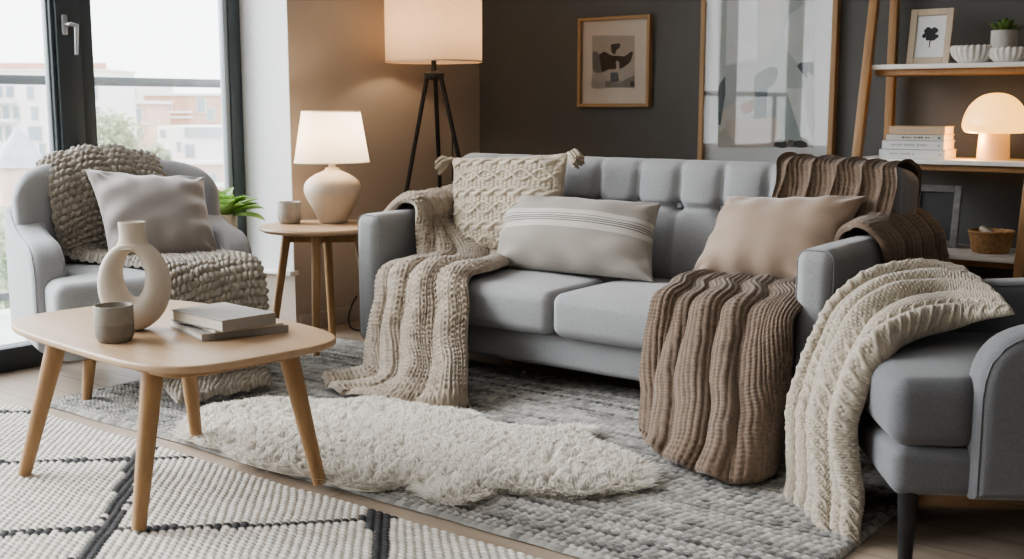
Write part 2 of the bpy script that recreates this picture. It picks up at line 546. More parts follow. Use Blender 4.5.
M_white = mat('white_paint', (0.80, 0.80, 0.79), 0.55, 0.02, 5)
M_shelfwhite = mat('shelf_white', (0.74, 0.72, 0.70), 0.5)
M_ceramic = mat('matte_cream_ceramic', (0.55, 0.485, 0.41), 0.75, 0.05, 18, 0.15, 90)
M_lampbase = mat('lamp_ceramic', (0.58, 0.49, 0.395), 0.6, 0.04, 10, 0.1, 60)
M_mug = mat('stoneware_grey', (0.21, 0.19, 0.165), 0.7, 0.12, 40, 0.1, 150)
M_mug_in = mat('stoneware_band', (0.27, 0.245, 0.21), 0.7, 0.1, 40)
M_marble = mat('marbled_stone', (0.19, 0.18, 0.168), 0.6, col2=(0.46, 0.43, 0.39), vscale=22, stretch=(1, 1, 0.25))

# ------------------------------------------------------------------ room shell
WB, WL, WW, WR, WF = 5.20, -4.24, -4.60, 3.2, -2.6      # back, left, window planes, right, front
YR = 3.76                                                # where the window niche ends
CEIL = 2.75

def plank_mat():
    m = bpy.data.materials.new('pale_oak_planks')
    nt, N, L, P = _nodes(m)
    tc = N.new('ShaderNodeTexCoord'); br = N.new('ShaderNodeTexBrick')
    br.inputs['Scale'].default_value = 1.0
    br.inputs['Brick Width'].default_value = 1.7; br.inputs['Row Height'].default_value = 0.15
    br.inputs['Mortar Size'].default_value = 0.0018; br.offset = 0.37
    br.inputs['Color1'].default_value = (0.47, 0.39, 0.32, 1); br.inputs['Color2'].default_value = (0.40, 0.33, 0.265, 1)
    br.inputs['Mortar'].default_value = (0.16, 0.12, 0.09, 1)
    L.new(tc.outputs['Object'], br.inputs['Vector'])
    mp = N.new('ShaderNodeMapping'); mp.inputs['Scale'].default_value = (2.2, 34, 1)
    n = N.new('ShaderNodeTexNoise'); n.inputs['Scale'].default_value = 1; n.inputs['Detail'].default_value = 6
    L.new(tc.outputs['Object'], mp.inputs[0]); L.new(mp.outputs[0], n.inputs['Vector'])
    mx = N.new('ShaderNodeMix'); mx.data_type = 'RGBA'; mx.blend_type = 'MULTIPLY'
    r = N.new('ShaderNodeMapRange'); r.inputs[1].default_value = 0.3; r.inputs[2].default_value = 0.75
    L.new(n.outputs['Fac'], r.inputs[0]); L.new(r.outputs[0], mx.inputs[0])
    L.new(br.outputs['Color'], mx.inputs[6]); mx.inputs[7].default_value = (0.80, 0.77, 0.74, 1)
    L.new(mx.outputs[2], P.inputs['Base Color'])
    P.inputs['Roughness'].default_value = 0.42; P.inputs['Specular IOR Level'].default_value = 0.35
    return m

def S(o): return tag(o, kind='structure')

M_dark = mat('charcoal_wall_paint', (0.125, 0.126, 0.124), 0.85, 0.05, 2.0, 0.05, 120)
M_taupe = mat('taupe_wall_paint', (0.41, 0.355, 0.305), 0.85, 0.03, 2.0, 0.05, 120)
M_reveal = mat('white_reveal_paint', (0.74, 0.75, 0.76), 0.8)
M_ceil = mat('ceiling_paint', (0.75, 0.74, 0.72), 0.9)
S(span('floor', (WW - 0.1, WF, -0.1), (WR, WB, 0), plank_mat()))
S(span('ceiling', (WW - 0.1, WF, CEIL), (WR, WB, CEIL + 0.1), M_ceil))
S(span('wall_back', (WL, WB, 0), (WR, WB + 0.1, CEIL), M_dark))
S(span('wall_left', (WL - 0.12, YR + 0.004, 0), (WL, WB + 0.1, CEIL), M_taupe))
S(span('wall_reveal', (WW - 0.15, YR, 0.30), (WL - 0.001, YR + 0.12, CEIL), M_reveal))
S(span('wall_low', (WW - 0.15, YR + 0.006, 0), (WL - 0.001, YR + 0.12, 0.30), M_taupe))
S(span('trim_1', (WW + 0.02, YR - 0.035, 0.285), (WL + 0.012, YR + 0.02, 0.308), M_white, 0.004))
S(span('baseboard_left', (WL, YR + 0.02, 0), (WL + 0.016, WB, 0.085), M_taupe, 0.004))
S(span('baseboard_back', (WL, WB - 0.016, 0), (WR, WB, 0.085), M_dark, 0.004))
S(span('wall_right', (WR, WF, 0), (WR + 0.1, WB, CEIL), M_ceil))
S(span('wall_front', (WW - 0.1, WF - 0.1, 0), (WR, WF, CEIL), M_ceil))

# ---- window wall
mat('frame_edge_grey', (0.22, 0.25, 0.27), 0.4)
M_glass = glass_mat('window_glass', 0.035)
win = S(thing('window_1', None, None, (WW, 0, 0)))
def wf(name, y0, y1, z0, z1, x0=-0.05, x1=0.05, m=M_anth, bev=0.006):
    return span(name, (WW + x0, y0, z0), (WW + x1, y1, z1), m, bev, win, True)
wf('window_frame', 3.69, YR, 0, CEIL, -0.05, 0.02)
wf('window_frame', 3.665, 3.692, 0.09, CEIL, -0.03, 0.008, bpy.data.materials['frame_edge_grey'])
# door post, stile and rebate
wf('window_frame', 2.865, 2.938, 0, CEIL, -0.05, 0.03)
wf('window_frame', 2.755, 2.868, 0, CEIL, -0.025, 0.05)
wf('window_frame', 2.738, 2.758, 0, CEIL, -0.02, 0.035)
wf('window_frame', 2.730, 2.741, 0, CEIL, -0.02, 0.015, bpy.data.materials['frame_edge_grey'])
wf('window_frame', WF, 3.667, 0, 0.10, -0.05, 0.05)
wf('window_frame', WF, 3.667, CEIL - 0.1, CEIL, -0.05, 0.05)
for y in (1.35, 0.0, -1.35):
    wf('window_frame', y - 0.07, y + 0.07, 0.1, CEIL - 0.1)
for y0, y1 in ((2.938, 3.67), (1.42, 2.732), (0.07, 1.28), (-1.28, -0.07), (WF, -1.42)):
    wf('window_pane', y0, y1, 0.1, CEIL - 0.1, -0.006, 0.006, M_glass, 0)
hb = bmesh.new()
box_bm(hb, (WW + 0.056, 2.79, 1.445), (0.012, 0.028, 0.085), 0.008, 2)
rod_bm(hb, (WW + 0.055, 2.79, 1.445), (WW + 0.105, 2.79, 1.445), 0.009, 0.009, 14)
rod_bm(hb, (WW + 0.102, 2.787, 1.447), (WW + 0.104, 2.815, 1.440), 0.009, 0.009, 14)
rod_bm(hb, (WW + 0.104, 2.815, 1.447), (WW + 0.098, 2.812, 1.32), 0.0095, 0.007, 14)
link('window_handle', bm_mesh('window_handle', hb, M_steel), win, True)
# balcony beyond the glass
S(span('balcony_floor', (WW - 1.25, WF, -0.12), (WW - 0.05, 6.5, 0.03), mat('pale_balcony_slab', (0.75, 0.75, 0.73), 0.8, 0.05, 4)))
rl = thing('balcony_railing', 'grey metal handrail with glass infill along the balcony outside the window', 'railing', (WW - 1.12, 2.5, 0.03))
M_rail = mat('railing_grey', (0.12, 0.135, 0.145), 0.4)
span('handrail', (WW - 1.15, WF, 1.215), (WW - 1.09, 6.4, 1.265), M_rail, 0.012, rl, True)
span('bottom_rail', (WW - 1.14, WF, 0.10), (WW - 1.10, 6.4, 0.14), M_rail, 0.006, rl, True)
span('glass_panel', (WW - 1.124, WF, 0.14), (WW - 1.116, 6.4, 1.215), M_glass, 0, rl, True)
for y in (-2.0, 0.4, 6.2):
    span('post', (WW - 1.14, y - 0.02, 0.03), (WW - 1.10, y + 0.02, 1.22), M_rail, 0.004, rl, True)

# ------------------------------------------------------------------ the town outside
YAW = math.radians(37.6)
def far(lat, dist, z=0.0):
    return (lat * math.cos(YAW) - dist * math.sin(YAW), lat * math.sin(YAW) + dist * math.cos(YAW), z)
GZ = -14.0
M_bw = mat('pale_render', (0.80, 0.79, 0.77), 0.9, 0.04, 0.3)  # town base colours lightened, distance haze is painted into them
M_bw2 = mat('cream_render', (0.72, 0.70, 0.67), 0.9, 0.04, 0.3)
M_brick = mat('salmon_brick', (0.62, 0.40, 0.31), 0.9, 0.12, 0.8)
M_brick2 = mat('hazy_brick', (0.66, 0.47, 0.40), 0.9, 0.1, 0.8)
M_win = mat('far_window_glass', (0.30, 0.35, 0.38), 0.3, 0.2, 0.4)
M_roofg = mat('grey_roof', (0.42, 0.43, 0.45), 0.8, 0.08, 0.5)
M_cone = mat('slate_cone', (0.42, 0.45, 0.49), 0.8, 0.15, 1.2)

def building(label, x0, x1, dist, ztop, mwall, wins, bands=(), depth=7, roof=None, cat='building'):
    """x0..x1 sideways metres and height at the given distance, seen square on"""
    cx = (x0 + x1) / 2
    t = thing('building', label, cat, far(cx, dist, GZ), YAW)
    w = x1 - x0; H = ztop - GZ
    span('wall', (-w / 2, 0, 0), (w / 2, depth, H), mwall, 0, t)
    for (bx0, bx1, z0, z1, m, pr, nm) in bands:
        span(nm, (bx0 - cx, -pr, z0 - GZ), (bx1 - cx, 0.05, z1 - GZ), m, 0, t)
    for (wx, wz, ww, wh) in wins:
        fr = span('window', (wx - cx - ww / 2, -0.12, wz - GZ - wh / 2), (wx - cx + ww / 2, 0.06, wz - GZ + wh / 2), M_bw2, 0, t)
        span('pane', (wx - cx - ww * 0.42, -0.15, wz - GZ - wh * 0.44), (wx - cx + ww * 0.42, -0.11, wz - GZ + wh * 0.44), M_win, 0, fr)
    if roof:
        span('roof', (-w / 2 - 0.3, -0.3, H), (w / 2 + 0.3, depth, H + roof[0]), roof[1], 0, t)
    return t
def fx(px, d): return (px - 512) / 1150 * d
def fz(py, d): return 1.1 + (107 - py) / 1150 * d
d = 100
wins = []
for px in (6, 17): wins.append((fx(px, d), fz(92, d), 0.75, 1.1))
for px in (37, 100): wins.append((fx(px, d), fz(93, d), 0.65, 1.25))
for px in (2, 12, 22): wins.append((fx(px, d), fz(113, d), 0.65, 1.3))
for px in (40, 101): wins.append((fx(px, d), fz(113, d), 0.65, 1.25))
for px in (3, 13, 36, 43): wins.append((fx(px, d), fz(133, d), 0.65, 1.4))
for px in (46, 104): wins.append((fx(px, d), fz(150, d), 0.65, 1.4))
building('white apartment block with brick attic storey, left beyond the balcony', fx(-90, d), fx(114, d), d, fz(72, d), M_bw, wins,
         [(fx(-90, d), fx(113, d), fz(72, d), fz(64, d), M_brick, -0.02, 'attic'),
          (fx(-90, d), fx(24, d), fz(122, d), fz(118.5, d), M_bw2, 0.9, 'balcony'),
          (fx(-90, d), fx(24, d), fz(103, d), fz(100, d), M_bw2, 0.9, 'balcony')], roof=(0.15, M_bw2))
d = 110
building('salmon brick tenement with dark upright windows behind the balcony rail', fx(112, d), fx(152, d), d, fz(104, d), M_brick2,
         [(fx(119, d), fz(117, d), 0.6, 1.4), (fx(142.5, d), fz(115, d), 0.7, 1.5), (fx(143, d), fz(131, d), 0.7, 0.9), (fx(129, d), fz(116, d), 0.5, 1.5)],
         [(fx(112, d), fx(152, d), fz(124, d), fz(122.6, d), M_bw, 0.3, 'cornice')], roof=(0.3, M_bw))
d = 132
building('white rendered house with two dark windows at its upper floor', fx(96, d), fx(160, d), d, fz(83, d), M_bw,
         [(fx(122, d), fz(91, d), 1.0, 1.1), (fx(138, d), fz(94, d), 0.8, 1.3), (fx(111, d), fz(92, d), 0.6, 0.9)], roof=(0.2, M_bw2))
d = 120
building('long orange brick building with two white cornices', fx(148, d), fx(236, d), d, fz(96, d), M_brick,
         [(fx(172, d), fz(106, d), 0.8, 1.0), (fx(205, d), fz(105, d), 1.0, 1.6), (fx(214, d), fz(114, d), 0.9, 1.4)],
         [(fx(151, d), fx(196, d), fz(113, d), fz(111, d), M_bw, 0.3, 'cornice'), (fx(151, d), fx(196, d), fz(118, d), fz(116, d), M_bw, 0.3, 'cornice')], roof=(0.25, M_bw2))
d = 95
building('low white house with a grey flat roof in front of the brick building', fx(160, d), fx(240, d), d, fz(126, d), M_bw,
         [(fx(166, d), fz(133, d), 0.5, 0.7), (fx(181, d), fz(146, d), 0.35, 0.9), (fx(170, d), fz(153, d), 0.4, 0.8), (fx(192, d), fz(150, d), 0.9, 1.2)],
         [(fx(188, d), fx(240, d), fz(136, d), fz(127, d), M_roofg, 0.3, 'roof_slope')])
d = 80
building('hazy pink brick terrace wall with pale coping below the white house', fx(60, d), fx(245, d), d, fz(163, d), M_brick2,
         [(fx(176, d), fz(168, d), 0.6, 0.8), (fx(214, d), fz(178, d), 0.6, 0.8)],
         [(fx(60, d), fx(245, d), fz(163.5, d), fz(160, d), M_bw, 0.3, 'coping'), (fx(60, d), fx(245, d), fz(186, d), fz(181, d), M_bw, 0.3, 'coping')])
d = 62
t = thing('turret', 'round turret with grey slate cone roof below the far left pane', 'tower', far(fx(22, d), d, GZ), YAW)
lathe('wall', [(1.15, 0), (1.15, fz(165, d) - GZ), (0, fz(165, d) - GZ)], M_brick2, n=32, parent=t)
lathe('roof', [(1.42, fz(166, d) - GZ), (0.85, fz(146, d) - GZ), (0.12, fz(129, d) - GZ), (0, fz(127, d) - GZ)], M_cone, n=32, parent=t)
tag(box('ground', (*far(-35, 120, GZ - 0.5)[:2], GZ - 0.5), (300, 300, 1), mat('street_pale', (0.45, 0.45, 0.42), 0.95, 0.1, 0.1)), kind='structure')

M_leafpale = mat('hazy_leaves', (0.46, 0.52, 0.38), 0.8, 0.3, 3.0, trans=0.4)  # green faded, the haze is in the leaf colour
M_bark = mat('bark', (0.25, 0.2, 0.16), 0.9)
def tree(label, lat, dist, ztop, rad, seed, n=2600, leaf=0.16):
    r = np.random.default_rng(seed)
    t = thing('tree', label, 'tree', far(lat, dist, GZ), 0, 'trees between the houses')
    H = ztop - GZ; zc = H - rad * 1.15
    D = r.normal(size=(n, 3)); D /= np.linalg.norm(D, axis=1, keepdims=True)
    R = (0.55 + 0.45 * r.random(n)) * rad * (1 + 0.22 * wob2(D[:, 0] * 2, D[:, 1] * 2 + D[:, 2] * 1.5, seed, 0.6))
    C = D * R[:, None] * np.array([1, 1, 1.15]) + np.array([0, 0, zc])
    a = r.normal(size=(n, 3)); a /= np.linalg.norm(a, axis=1, keepdims=True)
    b = np.cross(a, r.normal(size=(n, 3))); b /= np.linalg.norm(b, axis=1, keepdims=True)
    s = leaf * (0.6 + 0.8 * r.random(n))[:, None]
    V = np.stack([C - a * s, C + b * s * 0.6, C + a * s, C - b * s * 0.6], 1).reshape(-1, 3)
    F = np.arange(n * 4).reshape(-1, 4)
    link('foliage', mesh_np('foliage', V, F, M_leafpale, False), t)
    rod('trunk', (0, 0, 0), (0, 0, zc), rad * 0.12, rad * 0.06, M_bark, 10, t)
tree('hazy green tree in front of the brick tenement, right of the dark door post', fx(112, 72), 72, fz(110, 72), 2.0, 1, 3000, 0.17)
tree('small bright tree at the foot of the low white house', fx(158, 70), 70, fz(143, 70), 0.9, 2, 900, 0.15)
tree('wide leafy tree low outside the far left pane, nearest the window', fx(20, 26), 26, fz(206, 26), 1.6, 3, 6000, 0.09)
tree('leafy tree at the bottom left edge of the window, left of the wide one', fx(-45, 28), 28, fz(200, 28), 1.6, 4, 4000, 0.1)

# ------------------------------------------------------------------ floor rugs
def cream_rug():
    x0, x1, y0, y1 = -3.97, -1.15, 0.45, 2.155
    st, rw = 0.030, 0.0165
    nx = int((x1 - x0) / st * 6); ny = int((y1 - y0) / rw * 5)
    X = np.linspace(x0, x1, nx)[None, :] + np.zeros((ny, 1)); Y = np.linspace(y0, y1, ny)[:, None] + np.zeros((1, nx))
    X2 = X + 0.004 * wob2(X, Y, 3, 2.0); Y2 = Y + 0.004 * wob2(X, Y, 4, 2.0)
    c = (X2 - x0) / st + 0.25 * ((Y2 - y0) / rw % 1); r = (Y2 - y0) / rw
    h = h_pill(c, r, 0.5)
    row = np.floor(r); cc = np.floor(c + 0.5 * (row % 2))
    cxm = x0 + (cc + 0.5 - 0.5 * (row % 2)) * st; cym = y0 + (row + 0.5) * rw
    rr = np.random.default_rng(5).random((ny // 5 + 5, nx // 6 + 5))
    rv = rr[np.clip(row.astype(int), 0, rr.shape[0] - 1), np.clip(cc.astype(int), 0, rr.shape[1] - 1)]
    C = np.array([0.60, 0.57, 0.52])[None, None] * (0.80 + 0.25 * rv)[..., None]
    dark = np.zeros_like(X, bool)
    wig = 0.02 * np.sin(cxm * 9.0) + 0.012 * (rv - 0.5)
    for k in range(-4, 6):
        dark |= np.abs((cxm - cym) - (-5.06 + 0.88 * k) + wig) < 0.020
        dark |= np.abs((cxm + cym) - (-0.97 + 1.0 * k) - wig) < 0.036
    C[dark] = np.array([0.03, 0.03, 0.032]) * (0.7 + 0.6 * rv[dark])[:, None]
    ed = np.minimum(np.minimum(X - x0, x1 - X), np.minimum(Y - y0, y1 - Y))
    e = np.sqrt(1 - (1 - np.clip(ed / 0.02, 0, 1)) ** 2)
    wavy = 0.006 * wob(X, 8, 1.3)
    Z = 0.001 + 0.012 * e + 0.0085 * h * (0.35 + 0.65 * e) + 0.003 * wob2(X, Y, 9, 0.8) * e
    P = np.stack([X + 0.004 * wob(Y, 6, 3), Y + wavy, np.maximum(Z, 0.0005)], -1)
    m = mat('cream_wool_rug', (1, 1, 1), 0.95, attr='Col', sheen=0.08)
    o = link('rug', mesh_np('rug', P.reshape(-1, 3), grid_faces(ny, nx), m, True, C.reshape(-1, 3)))
    tag(o, 'cream looped wool rug with charcoal diamond lines, in the left foreground', 'rug')
cream_rug()

def grey_rug():
    x0, x1, y0, y1 = -3.93, -1.0, 2.235, 3.74
    st, rw = 0.027, 0.027
    nx = int((x1 - x0) / st * 6); ny = int((y1 - y0) / rw * 8)
    X = np.linspace(x0, x1, nx)[None, :] + np.zeros((ny, 1)); Y = np.linspace(y0, y1, ny)[:, None] + np.zeros((1, nx))
    Y2 = Y + 0.004 * wob2(X, Y, 14, 1.6); X2 = X + 0.006 * wob2(X, Y, 15, 2.0)
    r = (Y2 - y0) / rw; row = np.floor(r); x = np.abs(r % 1 - 0.5) * 2
    off = (np.sin(row * 12.9898) * 43758.5453) % 1
    c = (X2 - x0) / st + off
    h = h_vee(r, c)
    half = np.floor((r % 1) * 2)
    ci = np.floor(c + x * 0.6)
    rr = np.random.default_rng(15).random((ny // 8 + 5, 2, nx // 6 + 8))
    rv = rr[np.clip(row.astype(int), 0, rr.shape[0] - 1), half.astype(int), np.clip(ci.astype(int), 0, rr.shape[2] - 1)]
    rb = np.random.default_rng(16).random(ny // 8 + 5)[np.clip(row.astype(int), 0, ny // 8 + 4)]
    rv2 = rr[np.clip(row.astype(int), 0, rr.shape[0] - 1), 0, np.clip(ci.astype(int), 0, rr.shape[2] - 1)]
    tone = np.clip(0.42 * rv2 + 0.18 * rv + 0.42 * rb + 0.08 * half - 0.05, 0, 1)
    C = np.array([0.060, 0.060, 0.060]) + (np.array([0.46, 0.445, 0.415]) - np.array([0.060, 0.060, 0.060])) * (tone ** 0.9)[..., None]
    ed = np.minimum(np.minimum(X - x0, x1 - X), np.minimum(Y - y0, y1 - Y))
    e = np.sqrt(1 - (1 - np.clip(ed / 0.02, 0, 1)) ** 2)
    Z = 0.001 + 0.010 * e + 0.0135 * h * (0.3 + 0.7 * e)
    P = np.stack([X, Y + 0.008 * wob(X, 18, 0.8), Z], -1)
    m = mat('grey_braided_rug', (1, 1, 1), 0.95, attr='Col', sheen=0.08)
    o = link('rug', mesh_np('rug', P.reshape(-1, 3), grid_faces(ny, nx), m, True, C.reshape(-1, 3)))
    tag(o, 'mottled grey braided rug lying under the sofa front', 'rug')
grey_rug()

def sheepskin():
    out = SHEEP
    poly = catmull(np.array(out + [out[0]], float), 200)[:-1, :2]
    cen = poly.mean(0)
    poly = cen + (poly - cen) * 0.965
    def inside(Q):
        x, y = Q[:, 0], Q[:, 1]; c = np.zeros(len(Q), bool)
        a = poly; b = np.roll(poly, -1, 0)
        for (x1, y1), (x2, y2) in zip(a, b):
            k = ((y1 > y) != (y2 > y)) & (x < (x2 - x1) * (y - y1) / (y2 - y1 + 1e-12) + x1); c ^= k
        return c
    def edist(Q):
        d = np.full(len(Q), 9.0); nx = np.zeros((len(Q), 2))
        for p in poly:
            v = Q - p; l = np.hypot(v[:, 0], v[:, 1]); k = l < d; d[k] = l[k]; nx[k] = -v[k]
        return d, nx
    lo, hi = poly.min(0), poly.max(0); r = np.random.default_rng(44)
    n = 150000
    Q = lo + (hi - lo) * r.random((n, 2)); Q = Q[inside(Q)]; n = len(Q)
    d, out_dir = edist(Q)
    # clumps of wool: every strand leans to its nearest lock
    nc = 2600
    CQ = lo + (hi - lo) * r.random((nc, 2)); cd = r.normal(size=(nc, 2)) * 0.007
    cell = 0.02; from_cell = {}
    from mathutils import kdtree
    kd = kdtree.KDTree(nc)
    for i, q in enumerate(CQ): kd.insert((q[0], q[1], 0), i)
    kd.balance()
    near = np.array([kd.find((q[0], q[1], 0))[1] for q in Q])
    tipc = CQ[near] + cd[near]
    zb = 0.020 + 0.015 * np.clip(d / 0.09, 0, 1) ** 0.6
    hump = 0.010 * wob2(Q[:, 0], Q[:, 1], 71, 2.2)
    ln = (0.020 + 0.016 * r.random(n)) * (0.6 + 0.4 * np.clip(d / 0.05, 0, 1)) + hump * 0.6
    outn = out_dir / np.maximum(np.linalg.norm(out_dir, axis=1, keepdims=True), 1e-6)
    spread = np.clip(1 - d / 0.05, 0, 1)[:, None] * outn * 0.045
    p0 = np.stack([Q[:, 0], Q[:, 1], zb], 1)
    tip2 = Q * 0.35 + tipc * 0.65 + spread + r.normal(size=(n, 2)) * 0.005
    p2 = np.stack([tip2[:, 0], tip2[:, 1], np.maximum(zb + ln - 0.05 * spread.__abs__().sum(1) * 8 * 0.06, 0.014)], 1)
    p1 = (p0 + p2) / 2; p1[:, 2] += ln * 0.22
    p1[:, :2] += r.normal(size=(n, 2)) * 0.004
    th = r.random(n) * PI; w = np.stack([np.cos(th), np.sin(th), np.zeros(n)], 1) * 0.0021
    V = np.stack([p0 - w, p0 + w, p1 - w * 0.9, p1 + w * 0.9, p2 - w * 0.35, p2 + w * 0.35], 1).reshape(-1, 3)
    b = np.arange(n)[:, None] * 6
    F = np.concatenate([b + np.array([0, 1, 3, 2]), b + np.array([2, 3, 5, 4])])
    # hide underneath
    k = len(poly); base = len(V)
    rings = []
    for s, z in ((1.0, 0.020), (1.0, 0.026), (0.93, 0.033), (0.8, 0.038), (0.5, 0.040), (0.2, 0.041)):
        rings.append(np.column_stack([cen + (poly - cen) * s, np.full(k, z)]))
    V = np.concatenate([V] + rings)
    for i in range(len(rings) - 1):
        a = base + i * k + np.arange(k); bb = base + i * k + (np.arange(k) + 1) % k
        F = np.concatenate([F, np.stack([a, bb, bb + k, a + k], 1)])
    tone = 0.9 + 0.1 * r.random(n)
    C = np.ones((len(V), 3)) * np.array([0.95, 0.91, 0.85])
    C[:n * 6] = np.repeat(np.array([0.97, 0.94, 0.885])[None] * tone[:, None], 6, 0)
    C[:n * 6].reshape(n, 6, 3)[:, :2] *= np.array([0.97, 0.95, 0.92])
    m = mat('cream_wool_pile', (0.85, 0.8, 0.7), 0.9, attr='Col', trans=0.35, sheen=0.3)
    nt = m.node_tree
    tr = [q for q in nt.nodes if q.type == 'BSDF_TRANSLUCENT'][0]
    at = [q for q in nt.nodes if q.type == 'ATTRIBUTE'][0]
    nt.links.new(at.outputs['Color'], tr.inputs['Color'])
    o = link('sheepskin_rug', mesh_np('sheepskin_rug', V, F, m, True, C))
    tag(o, 'fluffy cream sheepskin with wavy outline lying on the grey rug', 'rug')
SHEEP = [(-3.132, 2.227), (-3.297, 2.426), (-3.287, 2.594), (-3.212, 2.731), (-3.026, 2.825), (-2.925, 2.972), (-2.705, 2.994), (-2.497, 3.015), (-2.351, 2.952), (-2.169, 3.010), (-2.074, 3.124), (-1.992, 3.026), (-1.870, 2.970), (-1.718, 2.912), (-1.627, 2.819), (-1.607, 2.725), (-1.684, 2.567), (-1.798, 2.496), (-1.919, 2.432), (-1.930, 2.305), (-2.014, 2.268), (-2.138, 2.316), (-2.209, 2.238), (-2.298, 2.199), (-2.427, 2.216), (-2.553, 2.183), (-2.773, 2.181), (-2.860, 2.230), (-2.975, 2.215)]
sheepskin()

# ------------------------------------------------------------------ sofa
SX0, SX1, SYF = -3.525, -1.395, 3.47
sofa = thing('sofa', 'long grey fabric sofa with button tufted back and wooden legs', 'sofa', ((SX0 + SX1) / 2, 3.85, 0))
def soft(name, c, s, r, m, parent, pf=(0, 0, 0), flat=10, rotx=0.0, fn=None, world=True, cor=6):
    V, F = softbox(s, r, flat, cor)
    V = puff(V, s, pf)
    if fn is not None: V = fn(V)
    if rotx:
        c_, s_ = math.cos(rotx), math.sin(rotx)
        V = np.stack([V[:, 0], V[:, 1] * c_ - V[:, 2] * s_, V[:, 1] * s_ + V[:, 2] * c_], 1)
    V = V + np.array(c)
    return link(name, mesh_np(name, V, F, m), parent, world)
for sx in (SX0 + 0.065, SX1 - 0.065):
    soft('armrest', (sx, 3.945, 0.373), (0.13, 0.94, 0.55), 0.042, M_sofa, sofa, (0.004, 0.01, 0.006))
for sx in (SX0 + 0.065, SX1 - 0.065):
    for yy in (3.492,):
        hx, hz, rr_ = 0.062, 0.272, 0.036
        loop = []
        for (ux, uz, a0) in ((1, 1, 0), (-1, 1, 90), (-1, -1, 180), (1, -1, 270)):
            for a in range(0, 91, 15):
                t = math.radians(a0 + a)
                loop.append((sx + ux * (hx - rr_) + rr_ * math.cos(t), yy, 0.373 + uz * (hz - rr_) + rr_ * math.sin(t)))
        link('piping', tube_mesh('piping', loop + [loop[0]], 0.0018, M_sofa_btn, 6), sofa, True)
soft('sofa_base', ((SX0 + SX1) / 2, 3.86, 0.185), (SX1 - SX0 - 0.2, 0.70, 0.15), 0.025, M_sofa, sofa, (0, 0.008, 0), 14)
XS = -2.47
for a, b in ((SX0 + 0.133, XS), (XS, SX1 - 0.133)):
    soft('seat_cushion', ((a + b) / 2, 3.735, 0.330), (b - a - 0.004, 0.60, 0.165), 0.042, M_sofa, sofa, (0.002, 0.012, 0.022), 16)
    w = b - a
    seam = [(a + 0.03 + (w - 0.06) * t, 3.4385 - 0.0085 * math.sin(PI * t) ** 0.7, 0.365) for t in np.linspace(0, 1, 40)]
    link('seam_stitching', tube_mesh('seam_stitching', seam, 0.003, M_sofa_btn, 6), sofa, True)
# tufted back
BX = [-2.316 + 0.1935 * k for k in range(-6, 5)]
BZ = 0.690
def tuft(V):
    V = V.copy()
    s = (SX1 - SX0 - 0.24, 0.20, 0.52)
    X = V[:, 0] + (SX0 + SX1) / 2; Z = V[:, 2] + 0.63
    front = np.clip((-V[:, 1] - 0.03) / 0.06, 0, 1)
    ph = (X - BX[0]) / 0.1935; fr = np.abs(ph - np.round(ph)) * 0.1935
    upper = np.clip((Z - BZ + 0.01) / 0.03, 0, 1)
    crease = np.exp(-(fr / 0.016) ** 2)
    topw = np.clip((Z - 0.80) / 0.1, 0, 1)
    fade = 1 - 0.8 * topw
    d = 0.017 * crease * (0.30 + 0.70 * upper) * fade
    d += 0.014 * np.exp(-((Z - BZ) / 0.014) ** 2)
    d += 0.030 * np.exp(-(fr ** 2 + (Z - BZ) ** 2) / 0.028 ** 2)
    d -= 0.016 * (1 - (1 - np.abs(ph - np.round(ph)) * 2) ** 2) * (0.3 + 0.7 * upper) * fade
    V[:, 1] += d * front
    V[:, 2] -= 0.0015 * crease * topw
    return V
soft('backrest', ((SX0 + SX1) / 2, 4.20, 0.622), (SX1 - SX0 - 0.02, 0.22, 0.52), 0.06, M_sofa, sofa, (0, 0.0, 0.0), 160, -0.16, tuft, cor=5)
for x in BX:
    zz = BZ - 0.63
    yy = -0.11 + 0.035
    c_, s_ = math.cos(-0.16), math.sin(-0.16)
    bm = bmesh.new(); bmesh.ops.create_uvsphere(bm, u_segments=20, v_segments=12, radius=0.0125)
    bmesh.ops.scale(bm, vec=(1, 0.6, 1), verts=bm.verts[:])
    bmesh.ops.translate(bm, vec=(x, 4.20 + yy * c_ - zz * s_ - 0.004, 0.63 + yy * s_ + zz * c_), verts=bm.verts[:])
    link('tuft_button', bm_mesh('tuft_button', bm, M_sofa_btn), sofa, True)
for x, y in ((SX0 + 0.07, 3.60), (SX1 - 0.135, 3.53), (-2.98, 3.86), (SX0 + 0.07, 4.15), (SX1 - 0.06, 4.15), (-2.0, 4.1)):
    bm = bmesh.new(); box_bm(bm, (x, y, 0.0635), (0.05, 0.05, 0.127), 0.004)
    for v in bm.verts:
        if v.co.z < 0.06: v.co.x = x + (v.co.x - x) * 0.78; v.co.y = y + (v.co.y - y) * 0.78
    link('leg', bm_mesh('leg', bm, M_oak), sofa, True)

